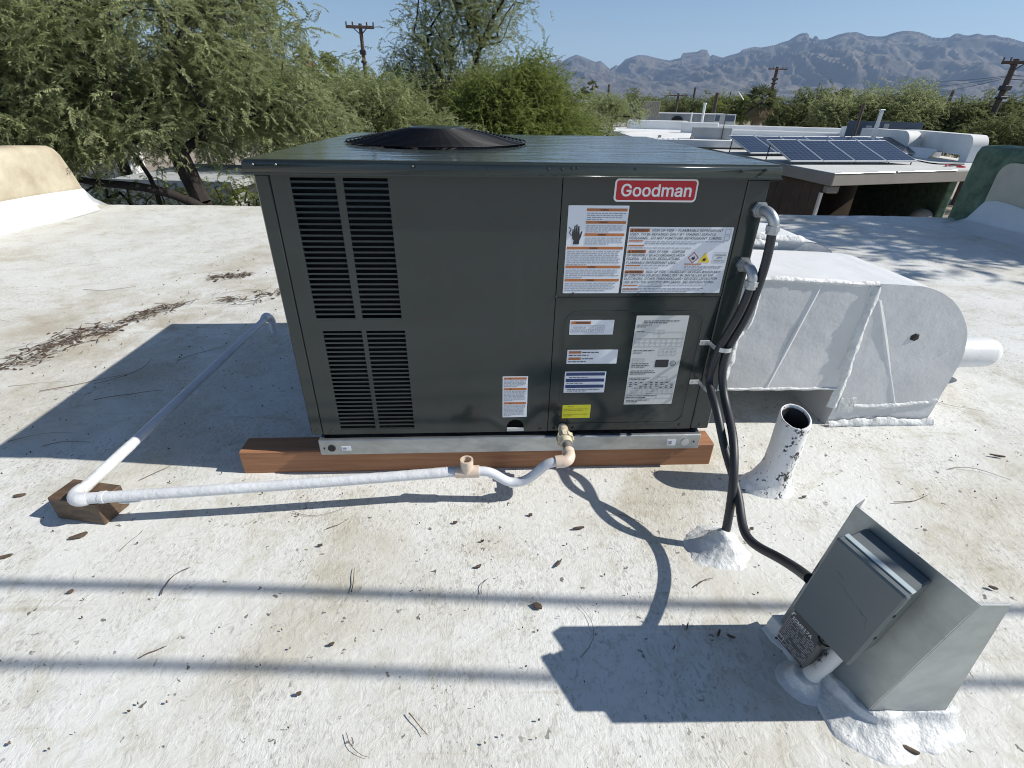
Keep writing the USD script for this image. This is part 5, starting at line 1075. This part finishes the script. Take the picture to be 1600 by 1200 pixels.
for k, z in enumerate((2.6, 2.45, 1.5)): span(['top wire leaving the right side of the big utility pole', 'second wire leaving the right side of the big utility pole', 'low cable leaving the right side of the big utility pole'][k], (25.35, 24.8, z), (33, 17, z - .15), .15, .014)
span('faint wire sagging left from the brown utility pole', (-5.3, 28.0, 3.2), (-16, 33, 3.0), .4, .012); span('faint guy wire dropping left from the brown utility pole', (-5.35, 28.0, 3.0), (-8.0, 28.5, .6), .0, .012)
span('wire crossing low in front of the far dark trees', (23.6, 54, 1.2), (40, 48, 1.1), .2, .02)
# overhead service cables, above the frame, that throw the two soft lines across the roof
def overhead(label, g0, g1, h, r):
    o_ = SUN / SUN[2] * h; a, b = np.array([*g0, 0]) + o_, np.array([*g1, 0]) + o_; d = b - a
    t = np.linspace(-4.5, 5.5, 60)[:, None]; p = a + d * t; p[:, 1] += .006 * np.sin(t[:, 0] * 4); lone('service_cable', tube(p, r, 8), WIRE, label, 'cable')
overhead('upper overhead service cable whose soft shadow crosses the roof just above the lower one', (-.702, -.415), (.709, -.514), 2.5, .0130)
overhead('lower overhead service cable whose soft shadow ends in the shadow of the switch box', (-.526, -.634), (.717, -.712), 2.3, .0110)

# ------------------------------------------------------------------ litter on the roof
lr = np.random.default_rng(12)
MARKS = [('the dark wood block', -.63, -.17), ('the drain trap', .65, -.15), ('the open tee of the drain pipe', .5, -.15), ('the sealant mound', 1.24, -.37), ('the vent stack', 1.5, -.14), ('the switch box', 1.17, -.75), ('the left end of the timber beam', -.26, .03),
         ('the far elbow of the drain pipe', -.59, 1.2), ('the litter clump at the left edge', -1.6, 1.05), ('the streak of litter', -1.42, 1.45), ('the curved duct', 2.1, .25), ('the metal stand', 1.42, -.80), ('the right end of the timber beam', 1.36, .03), ('the middle of the long drain pipe', -.05, -.18), ('the white pipe stub', 2.9, .62)]
said = set()
def place_label(what, x, y):
    o_ = sorted(MARKS, key=lambda m: math.hypot(x - m[1], y - m[2]))
    for m in o_:
        d = math.hypot(x - m[1], y - m[2]); dx, dy = x - m[1], y - m[2]
        side = ('right of' if dx > 0 else 'left of') if abs(dx) > abs(dy) else ('behind' if dy > 0 else 'in front of')
        for form in (f'{what} {"just " if d < .22 else ""}{side} {m[0]}', f'{what} a little further {side} {m[0]}'):
            if form not in said: said.add(form); return form if len(form.split()) < 17 else form.replace(' lying', '')
def twig(x, y, L, a, r=.0016, bend=.2, seed=0):
    q = np.random.default_rng(seed); t = np.linspace(0, 1, 7); b = q.normal(0, bend)
    p = np.stack([x + L * (t - .5) * math.cos(a) - b * L * (t - .5) ** 2 * math.sin(a), y + L * (t - .5) * math.sin(a) + b * L * (t - .5) ** 2 * math.cos(a), .0025 + .0035 * np.abs(np.sin(t * 4 + seed))], 1)
    return tube(p, r * np.linspace(1, .5, 7), 5)
TW = [(-.45, -.28, .08, 1.3), (.12, -.24, .07, .6), (.21, -.44, .08, 1.7), (.82, -.61, .14, 1.45), (1.0, -.24, .10, -.5), (1.14, -.48, .06, .4), (.3, -.84, .07, -.7), (.42, -.80, .06, -.8), (-.27, -.42, .09, 1.25), (-1.09, .26, .20, .25), (-.96, .21, .16, .1), (-1.21, .65, .3, .5), (-1.4, .65, .22, .2), (-1.05, .75, .28, 1.2), (-.89, 1.64, .24, .4),
      (-1.0, 1.9, .3, .1), (-.6, 1.75, .22, -.2), (-1.9, 1.9, .3, .2), (-2.2, 1.4, .26, -.2), (-.85, .95, .22, .8), (-.95, .55, .25, .3), (2.6, .35, .16, -.5), (2.3, -.05, .18, -.4), (1.95, -.2, .14, .2), (.05, -.20, .16, .1), (-.55, .02, .1, .9), (3.2, 1.2, .25, .7), (2.75, .12, .12, 2.2), (.55, -.47, .05, 1.2), (-.2, -.62, .05, .5)]
for k, (x, y, L, a) in enumerate(TW): lone('dry_twig', twig(x, y, L, a, .0008 + .0004 * (k % 3), .5, k), TWIG, place_label(('short' if L < .1 else 'long' if L > .21 else 'thin') + ' dry twig lying', x, y), 'twig', 'loose twigs scattered on the roof')
def leaf(x, y, L, wd, a, seed):
    q = np.random.default_rng(seed); n = 9; t = np.linspace(0, 2 * PI, n, endpoint=False); rr_ = 1 + q.normal(0, .22, n); P_ = []
    for z in (0.002, .006): P_ += [(x + L / 2 * c * r_ * math.cos(a) - wd / 2 * s_ * r_ * math.sin(a), y + L / 2 * c * r_ * math.sin(a) + wd / 2 * s_ * r_ * math.cos(a), z + .003 * abs(c)) for c, s_, r_ in zip(np.cos(t), np.sin(t), rr_)]
    return hull(P_)
LF = [(-.91, -.08, .05, .02, .2), (-.61, -.26, .06, .03, .5), (-.76, -.33, .06, .018, .4), (.76, -.41, .042, .012, .9), (.69, -.54, .045, .024, -.7), (.84, -.28, .05, .016, .2), (.54, -.41, .02, .012, .3), (.2, -.62, .02, .012, .3), (1.91, -.53, .035, .015, -.4), (1.4, -.89, .05, .015, -.6), (-.5, -.45, .022, .014, .8), (.16, -.73, .016, .012, 0), (.09, -.32, .018, .012, .2), (1.60, -.17, .02, .012, .2), (1.36, -.30, .016, .016, .0), (.70, -.22, .020, .016, .0), (.47, -.245, .018, .013, .0), (.55, -.32, .014, .012, .0), (2.45, .02, .06, .014, -.3), (1.12, -.63, .03, .01, .9), (1.05, -.61, .035, .006, 1.0), (1.145, -.64, .028, .009, -.5), (1.0, -.66, .02, .005, .9)]
for k, (x, y, L, wd, a) in enumerate(LF): lone('leaf_fragment', leaf(x, y, L * .68, wd * .6, a, k), LITTER, place_label(('tiny dark crumb' if L < .022 else 'slender dark leaf' if wd < .35 * L else 'dark bark fragment') + ' lying', x, y), 'leaf fragment', 'dark fragments scattered on the roof')
def litter_heap(label, path, n, spread, L, seed):
    L *= .8
    q = np.random.default_rng(seed); pts = curve([(x, y, 0) for x, y in path], 60); out = []
    for k in range(n):
        c = pts[q.integers(0, 60)] + q.normal(0, spread, 3); a = math.atan2(path[-1][1] - path[0][1], path[-1][0] - path[0][0]) + q.normal(0, .7)
        m = twig(c[0], c[1], L * q.uniform(.3, 1.2), a, (.0013 * q.uniform(.5, 1.6)), .6, int(q.integers(1, 9999))); m.apply_translation((0, 0, abs(q.normal(0, .008)))); out.append(m)
        if k % 2 == 0: out.append(leaf(c[0] + q.normal(0, .03), c[1] + q.normal(0, .03), q.uniform(.01, .035), q.uniform(.005, .015), q.uniform(0, 3), k + seed))
    lone('leaf_litter', out, LITTER, label, 'leaf litter')
litter_heap('dark clump of twigs and leaf litter at the left frame edge', [(-1.72, .85), (-1.60, 1.0), (-1.62, 1.12), (-1.48, 1.2)], 150, .055, .13, 1)
litter_heap('long streak of twigs running right from the litter clump', [(-1.48, 1.22), (-1.44, 1.38), (-1.40, 1.5), (-1.30, 1.66)], 75, .030, .19, 2)
litter_heap('thin dark streak of litter left of the upper duct of shadow', [(-1.36, 2.14), (-1.26, 2.19), (-1.12, 2.24)], 60, .022, .13, 3)
litter_heap('sparse wisps of twigs between the litter streak and the air conditioner', [(-1.15, 1.7), (-.98, 1.72), (-.80, 1.85)], 40, .05, .16, 4)
specks = []
for k in range(650):
    x, y = lr.uniform(-1.6, 2.6), lr.uniform(-.95, 2.8)
    if -.3 < x < 1.4 and 0 < y < 1.2: continue
    L = lr.uniform(.0016, .0052) * (1 + .3 * max(y, 0)); specks.append(leaf(x, y, L, L * lr.uniform(.3, .8), lr.uniform(0, 3), k))
lone('grit', specks, LITTER, 'fine dark grit and leaf crumbs sprinkled over the white roof', 'grit'); stage.GetPrimAtPath('/World/grit').SetCustomDataByKey('kind', 'stuff')

# ------------------------------------------------------------------ air
hz = cbox((-16000, -16000, GZ - 1.0), (16000, 16000, 960.0))
HZM = usdkit.material(stage, '/World/Looks/air', {'v': ('principled_volume', {'color': (0.48, 0.66, 0.95), 'density': 6.6e-5, 'anisotropy': 0.1})}, [], volume='v.volume')
obj('haze', hz, HZM, kind='stuff')
